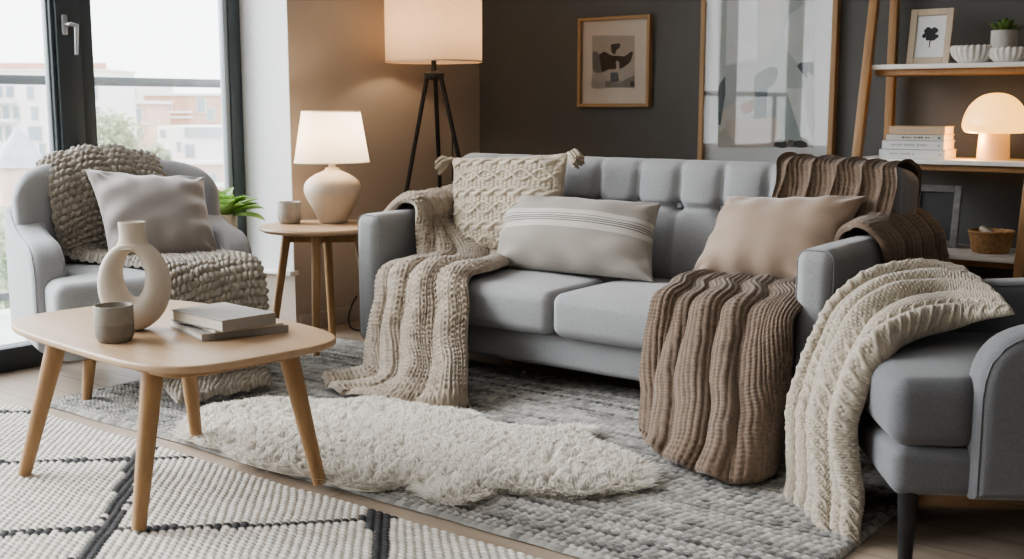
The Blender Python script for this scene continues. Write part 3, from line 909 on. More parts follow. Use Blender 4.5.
# ------------------------------------------------------------------ armchairs
def armchair(label, loc, rz, fabric, legmat, splay, w=0.745, deep=0.0, inset=0.035):
    """w seat width; deep pushes the back rearwards"""
    t = thing('armchair', label, 'armchair', loc, rz)
    h = w / 2
    soft('seat_base', (0, deep / 2, 0.23), (w - 0.005, 0.74 + deep, 0.12), 0.03, fabric, t, (0.006, 0.008, 0), 8, world=False)
    def tshape(V):
        V = V.copy()
        k = np.clip((V[:, 1] + 0.16 + deep / 2) / 0.05, 0, 1)          # behind the arm fronts the cushion narrows
        V[:, 0] *= 1 - 0.26 * k * k * (3 - 2 * k)
        return V
    soft('seat_cushion', (0, -0.04 + deep / 2, 0.375), (w, 0.68 + deep, 0.165), 0.043, fabric, t, (0.006, 0.012, 0.022), 26, fn=tshape, world=False)
    def wings(V):
        V = V.copy()
        x = np.abs(V[:, 0]) / (h + 0.03)
        V[:, 1] -= 0.13 * np.clip(x, 0, 1.2) ** 3
        k = np.clip((V[:, 2] + 0.05) / 0.30, 0, 1)
        V[:, 2] -= 0.095 * np.clip(x, 0, 1.1) ** 4 * k
        return V
    soft('backrest', (0, 0.335 + deep, 0.562), (w + 0.06, 0.15, 0.62), 0.07, fabric, t, (0, 0.02, 0.012), 22, -0.13, wings, world=False)
    prof = [(0.40, 0.175), (0.415, 0.60), (0.36, 0.70), (0.28, 0.685), (0.20, 0.645), (0.10, 0.612), (0.0, 0.598), (-0.07, 0.59), (-0.125, 0.57), (-0.165, 0.535), (-0.188, 0.485), (-0.195, 0.42), (-0.195, 0.175)]
    prof = [(a + deep * (1 if a > 0.05 else 0), b) for a, b in prof]
    dense = [tuple(q) for q in catmull(np.array(prof[1:12]), 40)]
    poly = [prof[0]] + dense + [prof[-1]]
    for sgn in (-1, 1):
        lo, hi = (h - 0.087, h + 0.043) if sgn > 0 else (-h - 0.043, -h + 0.087)
        arm = extrude_poly('armrest', poly, 0, lo, hi, fabric, 0.038, 5, t)
        for xx in (lo + 0.010, hi - 0.010):
            mid_ = [(xx, q[0] + 0.010 * (1 if q[0] < -0.15 else 0.3), q[1] - 0.010 * (0.3 if q[0] < -0.17 else 1)) for q in [(poly[-1][0], 0.19)] + dense[::-1][:-8]]
            link('piping', tube_mesh('piping', mid_, 0.0018, fabric, 6), arm)
    for sx in (-1, 1):
        for sy in (-1, 1):
            a = (sx * (h - inset), -0.325 if sy < 0 else 0.30 + deep, 0.19)
            b = (sx * (h - inset + splay), (-0.325 - splay) if sy < 0 else 0.34 + deep, 0.0)
            rod('leg', a, b, 0.026, 0.017, legmat, 18, t)
    return t
TH1 = math.radians(70)
AC1 = (-4.041, 2.744, 0.000)
armchair('pale grey fabric armchair by the window with wooden legs', AC1, TH1, M_chair, M_oak, 0.03, 0.78, 0.0, 0.12)
TH2 = math.radians(-57)
armchair('shaded grey armchair with black legs at the right edge, in front of the sofa arm', (-0.782, 3.170, 0.000), TH2, M_chair2, M_blackwood, 0.0, 0.72, 0.16)
def in_chair(p):
    c, s = math.cos(TH1), math.sin(TH1)
    return (AC1[0] + p[0] * c - p[1] * s, AC1[1] + p[0] * s + p[1] * c, p[2])

# ------------------------------------------------------------------ knitted throws
M_knitA = mat('beige_chunky_yarn', (1, 1, 1), 0.95, attr='Col', sheen=0.35, bump=0.3, bscale=500)
M_knitB = mat('brown_rib_yarn', (1, 1, 1), 0.95, attr='Col', sheen=0.3, bump=0.3, bscale=600)
CA = (0.34, 0.285, 0.225); CB = (0.150, 0.105, 0.074); CC = (0.39, 0.345, 0.28); CD = (0.33, 0.295, 0.25)

gA = [[(-3.560, 3.700, 0.590), (-3.455, 3.700, 0.675), (-3.370, 3.690, 0.665), (-3.345, 3.660, 0.570), (-3.300, 3.620, 0.455), (-3.314, 3.580, 0.440), (-3.324, 3.440, 0.408), (-3.283, 3.370, 0.303), (-3.242, 3.296, 0.183), (-3.130, 3.163, 0.070), (-3.193, 3.088, 0.030), (-3.256, 3.013, 0.024)],
 [(-3.560, 3.800, 0.590), (-3.455, 3.800, 0.675), (-3.370, 3.790, 0.665), (-3.345, 3.760, 0.570), (-3.200, 3.680, 0.455), (-3.183, 3.580, 0.440), (-3.193, 3.440, 0.423), (-3.131, 3.346, 0.305), (-3.070, 3.244, 0.173), (-2.917, 3.057, 0.070), (-3.007, 2.997, 0.030), (-3.098, 2.936, 0.024)],
 [(-3.560, 3.900, 0.590), (-3.455, 3.900, 0.675), (-3.370, 3.890, 0.665), (-3.345, 3.860, 0.570), (-3.100, 3.760, 0.455), (-3.057, 3.580, 0.440), (-3.067, 3.440, 0.430), (-2.998, 3.342, 0.308), (-2.929, 3.235, 0.172), (-2.765, 3.039, 0.070), (-2.817, 3.001, 0.030), (-2.869, 2.963, 0.024)],
 [(-3.560, 3.990, 0.590), (-3.455, 3.990, 0.675), (-3.370, 3.980, 0.665), (-3.345, 3.950, 0.570), (-3.040, 3.830, 0.455), (-2.940, 3.580, 0.440), (-2.950, 3.440, 0.432), (-2.877, 3.343, 0.314), (-2.804, 3.237, 0.180), (-2.639, 3.044, 0.070), (-2.676, 3.046, 0.030), (-2.714, 3.047, 0.024)],
 [(-3.560, 4.060, 0.590), (-3.455, 4.060, 0.675), (-3.370, 4.050, 0.665), (-3.345, 4.020, 0.570), (-2.980, 3.900, 0.455), (-2.842, 3.580, 0.440), (-2.852, 3.440, 0.425), (-2.792, 3.357, 0.316), (-2.731, 3.268, 0.192), (-2.583, 3.106, 0.070), (-2.597, 3.134, 0.030), (-2.611, 3.162, 0.024)]]
tA = knit('knitted_throw', gA, 24, 70, 'vee', 0.017, M_knitA, 6, ((0, 0.035), (0.25, 0.045), (0.42, 0.025), (0.75, 0.045), (1, 0.03)), 11, 6, 0.014, color=CA,
          fold_u=(0, 0.20, 0.38, 0.70, 1.0), sharp=0.85, wander=0.14)
tag(link('knitted_throw', tA), 'beige chunky knitted throw spilling off the left end of the sofa to the rug', 'throw')

gB = [[(-2.133, 3.883, 0.440), (-2.078, 3.860, 0.462), (-2.051, 3.660, 0.462), (-2.015, 3.530, 0.450), (-2.025, 3.440, 0.415), (-1.991, 3.376, 0.298), (-1.949, 3.296, 0.203), (-1.881, 3.162, 0.047), (-1.855, 3.102, 0.025)],
 [(-2.041, 3.953, 0.440), (-1.978, 3.860, 0.462), (-1.933, 3.660, 0.462), (-1.877, 3.530, 0.450), (-1.887, 3.440, 0.415), (-1.841, 3.351, 0.317), (-1.784, 3.232, 0.222), (-1.684, 3.035, 0.085), (-1.676, 2.975, 0.025)],
 [(-1.937, 3.999, 0.440), (-1.870, 3.860, 0.462), (-1.813, 3.660, 0.462), (-1.745, 3.530, 0.450), (-1.755, 3.440, 0.415), (-1.706, 3.342, 0.328), (-1.646, 3.210, 0.230), (-1.550, 2.990, 0.095), (-1.546, 2.930, 0.025)],
 [(-1.824, 4.021, 0.440), (-1.756, 3.860, 0.462), (-1.692, 3.660, 0.462), (-1.618, 3.530, 0.450), (-1.628, 3.440, 0.415), (-1.584, 3.340, 0.332), (-1.530, 3.206, 0.233), (-1.439, 2.982, 0.096), (-1.407, 2.922, 0.025)],
 [(-1.686, 3.973, 0.440), (-1.623, 3.860, 0.462), (-1.562, 3.660, 0.462), (-1.492, 3.530, 0.450), (-1.502, 3.440, 0.415), (-1.485, 3.384, 0.330), (-1.464, 3.316, 0.237), (-1.440, 3.202, 0.090), (-1.426, 3.142, 0.025)]]
tB = knit('knitted_throw', gB, 38, 84, 'rib', 0.008, M_knitB, 6, ((0, 0.012), (0.3, 0.028), (0.6, 0.042), (0.85, 0.045), (1, 0.05)), 23, 6, 0.012, color=CB,
          fold_u=(0, 0.22, 0.36, 0.58, 0.74, 1.1), sharp=0.85, wander=0.14, slant=0.09)
tag(link('knitted_throw', tB), 'brown ribbed throw hanging over the front of the sofa seat to the rug', 'throw')

gB1 = []
for u in (0, 0.25, 0.5, 0.75, 1.0):
    x = -1.90 + 0.46 * u
    e_ = 0.02 * u * u
    gB1.append([(x, 4.44, 0.62), (x, 4.42, 0.86 - e_), (x + 0.01, 4.31, 0.925 - e_), (x + 0.02, 4.17, 0.945 - e_), (x + 0.025, 4.085, 0.922 - e_), (x + 0.03, 4.045, 0.85 - e_), (x + 0.03, 4.00, 0.76), (x + 0.03, 3.965 - 0.02 * u, 0.64 + 0.03 * u)])
tB1 = knit('knitted_throw', gB1, 30, 52, 'rib', 0.006, M_knitB, 5, ((0, 0.012), (0.4, 0.020), (1, 0.03)), 29, 6, 0.012, color=CB, wander=0.2, slant=0.12)
oB1 = tag(link('knitted_throw', tB1), 'brown ribbed throw lying over the right corner of the sofa back and its arm', 'throw')
gB2 = [
 [(-1.555, 3.81, 0.58), (-1.545, 3.80, 0.645), (-1.51, 3.78, 0.672), (-1.44, 3.73, 0.682), (-1.372, 3.74, 0.62), (-1.37, 3.75, 0.50), (-1.365, 3.76, 0.38)],
 [(-1.56, 3.88, 0.60), (-1.55, 3.87, 0.655), (-1.51, 3.86, 0.69), (-1.44, 3.85, 0.698), (-1.36, 3.85, 0.63), (-1.355, 3.86, 0.50), (-1.35, 3.87, 0.38)],
 [(-1.56, 3.99, 0.62), (-1.55, 3.98, 0.665), (-1.51, 3.975, 0.70), (-1.44, 3.97, 0.71), (-1.355, 3.97, 0.635), (-1.35, 3.98, 0.50), (-1.345, 3.99, 0.38)],
 [(-1.56, 4.10, 0.60), (-1.55, 4.10, 0.65), (-1.51, 4.10, 0.685), (-1.44, 4.09, 0.69), (-1.365, 4.09, 0.62), (-1.365, 4.10, 0.50), (-1.36, 4.11, 0.38)],
]
gB2 = [[(q[0], q[1] + 0.10 + 0.08 * i, q[2]) for q in g] for i, g in enumerate(gB2)]
tB2 = knit('arm_fold', gB2, 24, 34, 'rib', 0.006, M_knitB, 4, ((0, 0.012), (0.4, 0.02), (1, 0.03)), 31, 6, 0.012, color=CB, wander=0.1)
link('arm_fold', tB2, oB1)

gC = [[(-1.027, 3.576, 0.604), (-1.116, 3.507, 0.598), (-1.210, 3.422, 0.569), (-1.274, 3.336, 0.500), (-1.317, 3.252, 0.410), (-1.339, 3.197, 0.279), (-1.323, 3.121, 0.160), (-1.300, 3.038, 0.034), (-1.283, 2.950, -0.033), (-1.260, 2.880, -0.042)],
 [(-0.949, 3.434, 0.604), (-1.071, 3.416, 0.586), (-1.177, 3.334, 0.547), (-1.235, 3.239, 0.476), (-1.267, 3.164, 0.365), (-1.264, 3.091, 0.237), (-1.245, 3.017, 0.110), (-1.221, 2.922, 0.000), (-1.194, 2.829, -0.035), (-1.181, 2.814, -0.039)],
 [(-0.867, 3.308, 0.592), (-1.000, 3.332, 0.565), (-1.109, 3.235, 0.537), (-1.159, 3.121, 0.468), (-1.185, 3.051, 0.359), (-1.183, 3.002, 0.241), (-1.160, 2.931, 0.119), (-1.134, 2.837, 0.010), (-1.109, 2.755, -0.028), (-1.097, 2.740, -0.034)],
 [(-0.795, 3.175, 0.584), (-0.937, 3.217, 0.541), (-1.031, 3.093, 0.515), (-1.078, 2.981, 0.461), (-1.108, 2.934, 0.356), (-1.109, 2.907, 0.246), (-1.090, 2.859, 0.124), (-1.065, 2.789, 0.012), (-1.047, 2.728, -0.034), (-1.041, 2.720, -0.041)],
 [(-0.746, 3.086, 0.570), (-0.868, 3.080, 0.510), (-0.964, 2.981, 0.482), (-1.003, 2.863, 0.449), (-1.025, 2.821, 0.370), (-1.029, 2.818, 0.254), (-1.017, 2.802, 0.127), (-1.002, 2.762, 0.022), (-0.998, 2.752, -0.033), (-0.989, 2.735, -0.038)]]
tC = knit('knitted_throw', gC, 60, 126, 'cable', 0.0075, M_knitA, 5, ((0, 0.008), (0.12, 0.05), (0.25, 0.065), (0.5, 0.055), (0.7, 0.055), (1, 0.03)), 43, 6, 0.012, color=CC,
          fold_u=(0, 0.13, 0.30, 0.44, 0.62, 0.82, 1.0), sharp=0.75, wander=0.15)
tag(link('knitted_throw', tC), 'cream cable knit throw draped over the shaded armchair at the right edge', 'throw')

gD = []
for u in (0, 0.25, 0.5, 0.75, 1.0):
    b, s_, f_ = -0.29 + 0.49 * u, -0.24 + 0.53 * u, -0.01 + 0.385 * u
    e_ = 0.03 + 0.05 * (2 * u - 1) ** 2
    gD.append([in_chair(q) for q in [(b, 0.50, 0.66), (b, 0.475, 0.86 - e_), (b, 0.40, 0.915 - e_), (b, 0.315, 0.87 - e_), (b * 0.98, 0.265 - 0.2 * b * b, 0.74), (b * 0.95, 0.225 - 0.3 * b * b, 0.62), (s_, 0.165, 0.492),
               (s_ * 0.6 + f_ * 0.4, -0.02, 0.476), (f_ * 0.85 + s_ * 0.15, -0.24, 0.478), (f_, -0.385, 0.465), (f_, -0.432, 0.40), (f_ - 0.01, -0.445, 0.25), (f_ - 0.02, -0.46, 0.12), (f_ - 0.03, -0.50, 0.05), (f_ - 0.04, -0.60, 0.035), (f_ - 0.05, -0.72 + 0.1 * u, 0.035)]])
tD = knit('knitted_throw', gD, 25, 72, 'waffle', 0.022, M_knitA, 4, ((0, 0.03), (0.16, 0.035), (0.4, 0.012), (0.6, 0.012), (0.8, 0.035), (1, 0.02)), 57, 6, 0.016, color=CD, wander=0.1, hem=0.03)
tag(link('knitted_throw', tD), 'chunky grey taupe waffle knit throw over the pale armchair by the window', 'throw')

# ------------------------------------------------------------------ pillows
def piping(rim, r, m, parent, nm='piping'):
    rim = list(rim) + [rim[0]]
    link(nm, tube_mesh(nm, rim, r, m, 6), parent, True)
M_velvet = mat('grey_velvet', (0.245, 0.215, 0.20), 0.75, 0.05, 4, sheen=0.8, bump=0.1, bscale=300)
me, rim, nv = pillow('cushion', [(-3.986, 2.585, 0.474), (-3.801, 2.980, 0.504), (-4.044, 3.096, 0.804), (-4.282, 2.685, 0.848)], 0.085, M_velvet, 60, 0.08, 0.009, 3, p=2.4, e=0.6)
o = tag(link('cushion', me), 'plain grey velvet cushion on the pale armchair by the window', 'cushion')

M_cream = mat('cream_cable_wool', (0.46, 0.395, 0.31), 0.95, 0.08, 40, sheen=0.35, bump=0.3, bscale=400)
def cable_disp(A, B):
    c, r = A * 26, B * 30
    h = 0.45 * h_pill(r * 1.0, c * 1.0)
    # horizontal braids with diamond knots between
    band = (r % 10)
    for ph in (0, 0.5):
        cen = 7.2 + 0.9 * np.sin(2 * PI * (c / 6 + ph)); dd = (band - cen) / 0.8
        h = np.maximum(h, np.sqrt(np.clip(1 - dd ** 2, 0, 1)) * (0.9 + 0.25 * np.cos(2 * PI * (c / 6 + ph))))
    for ph in (0, 0.5):
        cen = 2.3 + 1.6 * np.sin(2 * PI * (c / 8 + ph)); dd = (band - cen) / 0.55
        h = np.maximum(h, np.sqrt(np.clip(1 - dd ** 2, 0, 1)) * 0.85)
    return 0.014 * h
me, rim, nv = pillow('cushion', [(-3.268, 3.812, 0.470), (-2.707, 3.860, 0.483), (-2.804, 4.030, 0.907), (-3.402, 3.980, 0.872)], 0.075, M_cream, 230, 0.05, 0.006, 5, disp=cable_disp, p=2.8, e=0.5)
cu = tag(link('cushion', me), 'cream cable knit cushion with corner tassels at the left of the sofa', 'cushion')
def tassel(c, dirv, parent):
    d = Vector(dirv).normalized(); r = np.random.default_rng(int(abs(c[0]) * 1000))
    bm = bmesh.new()
    x = d.orthogonal().normalized(); y = d.cross(x)
    rod_bm(bm, c, Vector(c) + d * 0.02, 0.007, 0.010, 10)
    for i in range(70):
        a = r.random() * 2 * PI; s = math.sqrt(r.random()) * 0.034
        e = Vector(c) + d * (0.075 + 0.012 * r.random()) + (x * math.cos(a) + y * math.sin(a)) * s + Vector((0, 0, -0.014))
        m_ = Vector(c) + d * 0.045 + (x * math.cos(a) + y * math.sin(a)) * s * 0.85
        st = Vector(c) + d * 0.012
        rod_bm(bm, st, m_, 0.0035, 0.005, 5); rod_bm(bm, m_, e, 0.005, 0.0035, 5)
    link('tassel', bm_mesh('tassel', bm, M_cream), parent, True)
P2 = [(-3.268, 3.812, 0.470), (-2.707, 3.860, 0.483), (-2.804, 4.030, 0.907), (-3.402, 3.980, 0.872)]
tassel(P2[3], (-0.9, -0.4, -0.45), cu); tassel(P2[2], (0.95, -0.35, -0.25), cu)
tassel(P2[0], (-0.8, -0.5, 0.0), cu); tassel(P2[1], (0.8, -0.5, 0.0), cu)

def stripe_mat():
    m = bpy.data.materials.new('striped_linen')
    nt, N, L, P = _nodes(m)
    uv = N.new('ShaderNodeUVMap'); uv.uv_map = 'UVMap'; sp = N.new('ShaderNodeSeparateXYZ')
    L.new(uv.outputs[0], sp.inputs[0])
    r = N.new('ShaderNodeValToRGB'); r.color_ramp.interpolation = 'CONSTANT'
    base, lt, dk = (0.33, 0.30, 0.265, 1), (0.53, 0.495, 0.45, 1), (0.12, 0.11, 0.105, 1)
    els = [(0, base), (0.46, lt), (0.535, dk), (0.543, lt), (0.562, dk), (0.574, lt), (0.585, dk), (0.597, lt), (0.618, dk), (0.626, lt), (0.69, base)]
    cr = r.color_ramp
    while len(cr.elements) < len(els): cr.elements.new(0.5)
    for e, (p, c) in zip(cr.elements, els): e.position = p
    for e, (p, c) in zip(cr.elements, els): e.color = c
    L.new(sp.outputs[1], r.inputs[0])
    tc = N.new('ShaderNodeTexCoord'); n = N.new('ShaderNodeTexNoise'); n.inputs['Scale'].default_value = 300
    L.new(tc.outputs['Object'], n.inputs['Vector'])
    mx = N.new('ShaderNodeMix'); mx.data_type = 'RGBA'; mx.blend_type = 'MULTIPLY'; L.new(n.outputs['Fac'], mx.inputs[0])
    L.new(r.outputs[0], mx.inputs[6]); mx.inputs[7].default_value = (0.7, 0.7, 0.7, 1)
    L.new(mx.outputs[2], P.inputs['Base Color']); P.inputs['Roughness'].default_value = 0.9; P.inputs['Sheen Weight'].default_value = 0.3
    b = N.new('ShaderNodeBump'); b.inputs['Strength'].default_value = 0.25; b.inputs['Distance'].default_value = 0.002
    L.new(n.outputs['Fac'], b.inputs['Height']); L.new(b.outputs[0], P.inputs['Normal'])
    return m
me, rim, nv = pillow('cushion', [(-2.981, 3.740, 0.432), (-2.241, 3.800, 0.434), (-2.317, 3.980, 0.723), (-3.081, 3.930, 0.735)], 0.105, stripe_mat(), 60, 0.05, 0.008, 7, p=2.4, e=0.6)
tag(link('cushion', me), 'oblong linen cushion with white band and thin dark stripes on the sofa', 'cushion')
M_tan = mat('taupe_velvet', (0.285, 0.203, 0.145), 0.7, 0.05, 4, sheen=0.7, bump=0.1, bscale=300)
me, rim, nv = pillow('cushion', [(-2.118, 3.860, 0.453), (-1.578, 3.860, 0.459), (-1.502, 4.020, 0.786), (-2.049, 4.020, 0.760)], 0.10, M_tan, 60, 0.06, 0.008, 9, p=2.4, e=0.55)
o = tag(link('cushion', me), 'plain tan velvet cushion at the right end of the sofa', 'cushion')

# ------------------------------------------------------------------ coffee table
ct = thing('coffee_table', 'low oak coffee table with rounded square top and splayed legs', 'coffee table', (-2.772, 1.976, 0), math.radians(-6))
def superell(a, b, n, k=120):
    out = []
    for i in range(k):
        t = 2 * PI * i / k; c, s = math.cos(t), math.sin(t)
        out.append((a * math.copysign(abs(c) ** (2 / n), c), b * math.copysign(abs(s) ** (2 / n), s)))
    return out
TZ = 0.47
CTA, CTB = 0.515, 0.312
extrude_poly('table_top', superell(CTA, CTB, 4.2), 2, TZ - 0.02, TZ, M_oak_top, 0.006, 3, ct)
extrude_poly('apron', superell(CTA - 0.12, CTB - 0.09, 7), 2, TZ - 0.055, TZ - 0.02, M_oak, 0.003, 1, ct)
for (ax, ay), (bx, by) in (((0.255, -0.19), (0.31, -0.285)), ((-0.265, -0.20), (-0.355, -0.29)), ((0.285, 0.20), (0.35, 0.262)), ((-0.265, 0.20), (-0.285, 0.245))):
    bm = bmesh.new(); rod_bm(bm, (ax, ay, TZ - 0.02), (bx, by, 0.022), 0.030, 0.019, 20)
    link('leg', bm_mesh('leg', bm, M_oak, True, 50), ct)

# looped vase
va = thing('vase', 'matte cream ring shaped vase with oval hole on the coffee table', 'vase', (-2.818, 1.903, 0.470), math.radians(37.6))
def vase_mesh():
    """ring body: ellipse outline with an oval hole, rounded section, plus a neck"""
    n, k = 96, 28
    V, F = [], []
    H0 = 0.258; cz = H0 / 2; 
    for i in range(n):
        t = 2 * PI * i / n
        ox, oz = 0.100 * math.cos(t), cz + (H0 / 2) * math.sin(t)
        if math.sin(t) < 0: ox *= 1 - 0.22 * (-math.sin(t)) ** 3 * 0.5
        oz = max(oz, 0.0)
        ix, iz = 0.036 * math.cos(t), 0.160 + 0.065 * math.sin(t)
        mx, mz = (ox + ix) / 2, (oz + iz) / 2
        hx, hz = (ox - ix) / 2, (oz - iz) / 2
        dep = 0.046 - 0.006 * math.sin(t)
        for j in range(k):
            a = 2 * PI * j / k
            c, s = math.cos(a), math.sin(a)
            ce = math.copysign(abs(c) ** 0.8, c); se = math.copysign(abs(s) ** 0.8, s)
            V.append((mx + hx * ce, dep * se, mz + hz * ce))
    for i in range(n):
        for j in range(k):
            F.append((i * k + j, ((i + 1) % n) * k + j, ((i + 1) % n) * k + (j + 1) % k, i * k + (j + 1) % k))
    V = np.array(V); V[:, 2] = np.maximum(V[:, 2], 0.001)
    return mesh_np('body', V, np.array(F)[:, ::-1], M_ceramic)
link('body', vase_mesh(), va)
lathe('neck', smooth_profile([(0.052, 0.236), (0.042, 0.250), (0.0375, 0.264), (0.0365, 0.285), (0.038, 0.306)], 16) + [(0.038, 0.310), (0.035, 0.311), (0.032, 0.307), (0.031, 0.28), (0, 0.275)], M_ceramic, n=40, parent=va, squash=(1, 0.85))

def cup(name, label, cat, loc, r, h, m, m2=None):
    t = thing(name, label, cat, loc)
    o = [(0, 0), (r * 0.80, 0), (r * 0.86, 0.004), (r * 0.97, h * 0.16), (r, h * 0.25), (r, h * 0.55)]
    if m2: lathe('body', o + [(r, h * 0.56)], m, parent=t); lathe('rim_band', [(r, h * 0.5), (r * 1.004, h * 0.51), (r * 1.004, h * 0.985), (r * 0.98, h), (r * 0.93, h), (r * 0.91, h * 0.97), (r * 0.88, h * 0.12), (0, h * 0.1)], m2, parent=t)
    else: lathe('body', o + [(r, h * 0.97), (r * 0.98, h), (r * 0.93, h), (r * 0.91, h * 0.97), (r * 0.88, h * 0.12), (0, h * 0.1)], m, parent=t)
    return t
cup('cup', 'grey brown stoneware cup on the coffee table, in front of the vase', 'cup', (-2.730, 1.774, 0.470), 0.0515, 0.100, M_mug, M_mug_in)

M_cover1 = mat('grey_cloth_cover', (0.33, 0.312, 0.29), 0.7, 0.04, 60, 0.1, 400)
M_cover2 = mat('dark_grey_cover', (0.30, 0.285, 0.27), 0.7, 0.04, 60, 0.1, 400)
M_pages = mat('book_pages', (0.66, 0.61, 0.53), 0.8, 0.15, 5.0, stretch=(1, 1, 160))
def book(label, loc, rz, L, W, T, cover, group=None, spine='x-'):
    """spine along the long side facing local -y"""
    t = thing('book', label, 'book', loc, rz, group)
    c = 0.003
    bm = bmesh.new()
    box_bm(bm, (0, 0, c / 2), (L, W, c), 0.001, 1); box_bm(bm, (0, 0, T - c / 2), (L, W, c), 0.001, 1)
    box_bm(bm, (0, -W / 2 + c / 2, T / 2), (L, c, T - 0.001), 0.001, 1)
    link('cover', bm_mesh('cover', bm, cover), t)
    box('pages', (0, 0.001, T / 2), (L - 0.008, W - 0.010, T - 2 * c), M_pages, 0, parent=t)
    return t
book('large grey book at the bottom of the coffee table stack', (-2.625, 2.074, 0.4704), 1.252, 0.252, 0.277, 0.02, M_cover1, 'books on the coffee table')
book('thin pale booklet in the middle of the coffee table stack', (-2.614, 2.071, 0.4909), 1.313, 0.204, 0.267, 0.007, M_pages, 'books on the coffee table')
book('thick grey book on top of the coffee table stack', (-2.599, 2.037, 0.4984), 1.483, 0.175, 0.257, 0.032, M_cover1, 'books on the coffee table')
# ------------------------------------------------------------------ side table and what stands on it
st_c = (-3.85, 3.585)
sd = thing('side_table', 'round oak side table between the pale armchair and the sofa', 'side table', (*st_c, 0))
lathe('table_top', [(0, 0.548), (0.262, 0.548), (0.275, 0.556), (0.277, 0.563), (0.272, 0.57), (0, 0.57)], M_oak_top, n=72, parent=sd)
bm = bmesh.new()
for a in (math.radians(38), math.radians(128)):
    box_bm(bm, (0, 0, 0.52), (0.34, 0.022, 0.055), 0.002, 1, Matrix.Rotation(a, 3, 'Z'))
link('apron', bm_mesh('apron', bm, M_oak), sd)
for a in (-52, 38, 128, 218):
    a = math.radians(a)
    rod('leg', (0.155 * math.cos(a), 0.155 * math.sin(a), 0.55), (0.245 * math.cos(a), 0.245 * math.sin(a), 0), 0.021, 0.016, M_oak, 18, sd)

def shade_mat(name, col, e, es, tr=0.5, bump=0.2):
    return mat(name, col, 0.9, 0.06, 160, bump, 260, emit=e, estr=es, trans=tr)
tl = thing('table_lamp', 'lit table lamp with round cream ceramic base and white tapered shade', 'table lamp', (-3.900, 3.706, 0.571))
lathe('lamp_base', smooth_profile([(0.058, 0.0), (0.066, 0.008), (0.085, 0.05), (0.118, 0.11), (0.131, 0.15), (0.122, 0.188), (0.085, 0.218), (0.050, 0.234), (0.034, 0.243), (0.030, 0.252)], 60) + [(0.0, 0.254)], M_lampbase, n=64, parent=tl)
lathe('socket', [(0.016, 0.25), (0.016, 0.30), (0, 0.30)], M_lampbase, n=24, parent=tl)
sh = lathe('lamp_shade', [(0.172, 0.278), (0.134, 0.508)], shade_mat('white_shade_cloth', (0.82, 0.76, 0.68), (1.0, 0.72, 0.42), 0.10, 0.55), n=72, parent=tl)
M_trim = mat('shade_trim', (0.8, 0.72, 0.6), 0.8)
for r_, z_ in ((0.172, 0.278), (0.134, 0.508)):
    lathe('shade_rim', [(r_ - 0.002, z_ - 0.002), (r_ + 0.0015, z_ - 0.002), (r_ + 0.0015, z_ + 0.003), (r_ - 0.002, z_ + 0.003)], M_trim, n=72, parent=sh)
bm = bmesh.new(); bmesh.ops.create_uvsphere(bm, u_segments=20, v_segments=14, radius=0.028); bmesh.ops.translate(bm, vec=(0, 0, 0.345), verts=bm.verts[:])
link('bulb', bm_mesh('bulb', bm, mat('warm_bulb', (1, 0.9, 0.75), 0.5, emit=(1, 0.66, 0.34), estr=12)), tl)
cup('cup', 'small marbled stone cup on the side table, left of the table lamp', 'cup', (-4.030, 3.555, 0.571), 0.054, 0.098, M_marble)

# plant behind the armchair
ps = thing('plant_stand', 'low white plant stand behind the pale armchair under the green plant', 'plant stand', (-4.43, 3.49, 0.0))
lathe('stand_top', [(0, 0.455), (0.095, 0.455), (0.1, 0.462), (0.1, 0.473), (0, 0.477)], M_white, n=40, parent=ps)
for a in (20, 140, 260):
    a = math.radians(a); rod('leg', (0.08 * math.cos(a), 0.08 * math.sin(a), 0.456), (0.105 * math.cos(a), 0.105 * math.sin(a), 0), 0.012, 0.009, M_white, 12, ps)
M_leaf = mat('green_leaf', (0.24, 0.40, 0.11), 0.45, 0.35, 14, trans=0.35)
M_soil = mat('dark_soil', (0.05, 0.035, 0.025), 1.0)
M_pot = mat('ribbed_pot', (0.52, 0.46, 0.38), 0.85, 0.08, 30)
def leaves(n, seed, r0, L, W, zlo, zhi, curl, m, spread=1.0, squash=(1, 1)):
    r = np.random.default_rng(seed); V, F = [], []
    for i in range(n):
        a = i * 2.39996 + r.normal() * 0.25; k = i / max(1, n - 1)
        el = math.radians(zlo + (zhi - zlo) * k + r.normal() * 7)
        l = L * (0.75 + 0.4 * r.random()) * (1.0 - 0.25 * k); w = W * (0.8 + 0.4 * r.random())
        d = np.array([math.cos(a), math.sin(a), 0]); sx = np.array([-math.sin(a), math.cos(a), 0])
        p = d * r0 * (1 - k); p = p + np.array([0, 0, 0.02 * k])
        ns, nw = 9, 5; base = len(V); e = el
        for s in range(ns):
            t = s / (ns - 1)
            wd = w * (math.sin(PI * min(1, t * 0.93 + 0.05)) ** 0.75) * (1.0 if t < 0.98 else 0.2)
            up = np.array([-math.cos(a) * math.sin(e), -math.sin(a) * math.sin(e), math.cos(e)])
            for q in range(nw):
                f = q / (nw - 1) * 2 - 1
                V.append(p + sx * wd * f * 0.5 + up * (abs(f) ** 1.5) * wd * 0.18)
            p = p + (d * math.cos(e) + np.array([0, 0, math.sin(e)])) * l / (ns - 1)
            e -= curl / ns
        for s in range(ns - 1):
            for q in range(nw - 1):
                b = base + s * nw + q; F.append((b, b + 1, b + nw + 1, b + nw))
    V = np.array(V) * np.array([squash[0], squash[1], 1])
    return mesh_np('foliage', V, np.array(F), m)
pl = thing('potted_plant', 'green leafy plant in a ribbed beige pot behind the pale armchair', 'plant', (-4.43, 3.49, 0.477))
bm = bmesh.new(); n = 72; rings = []
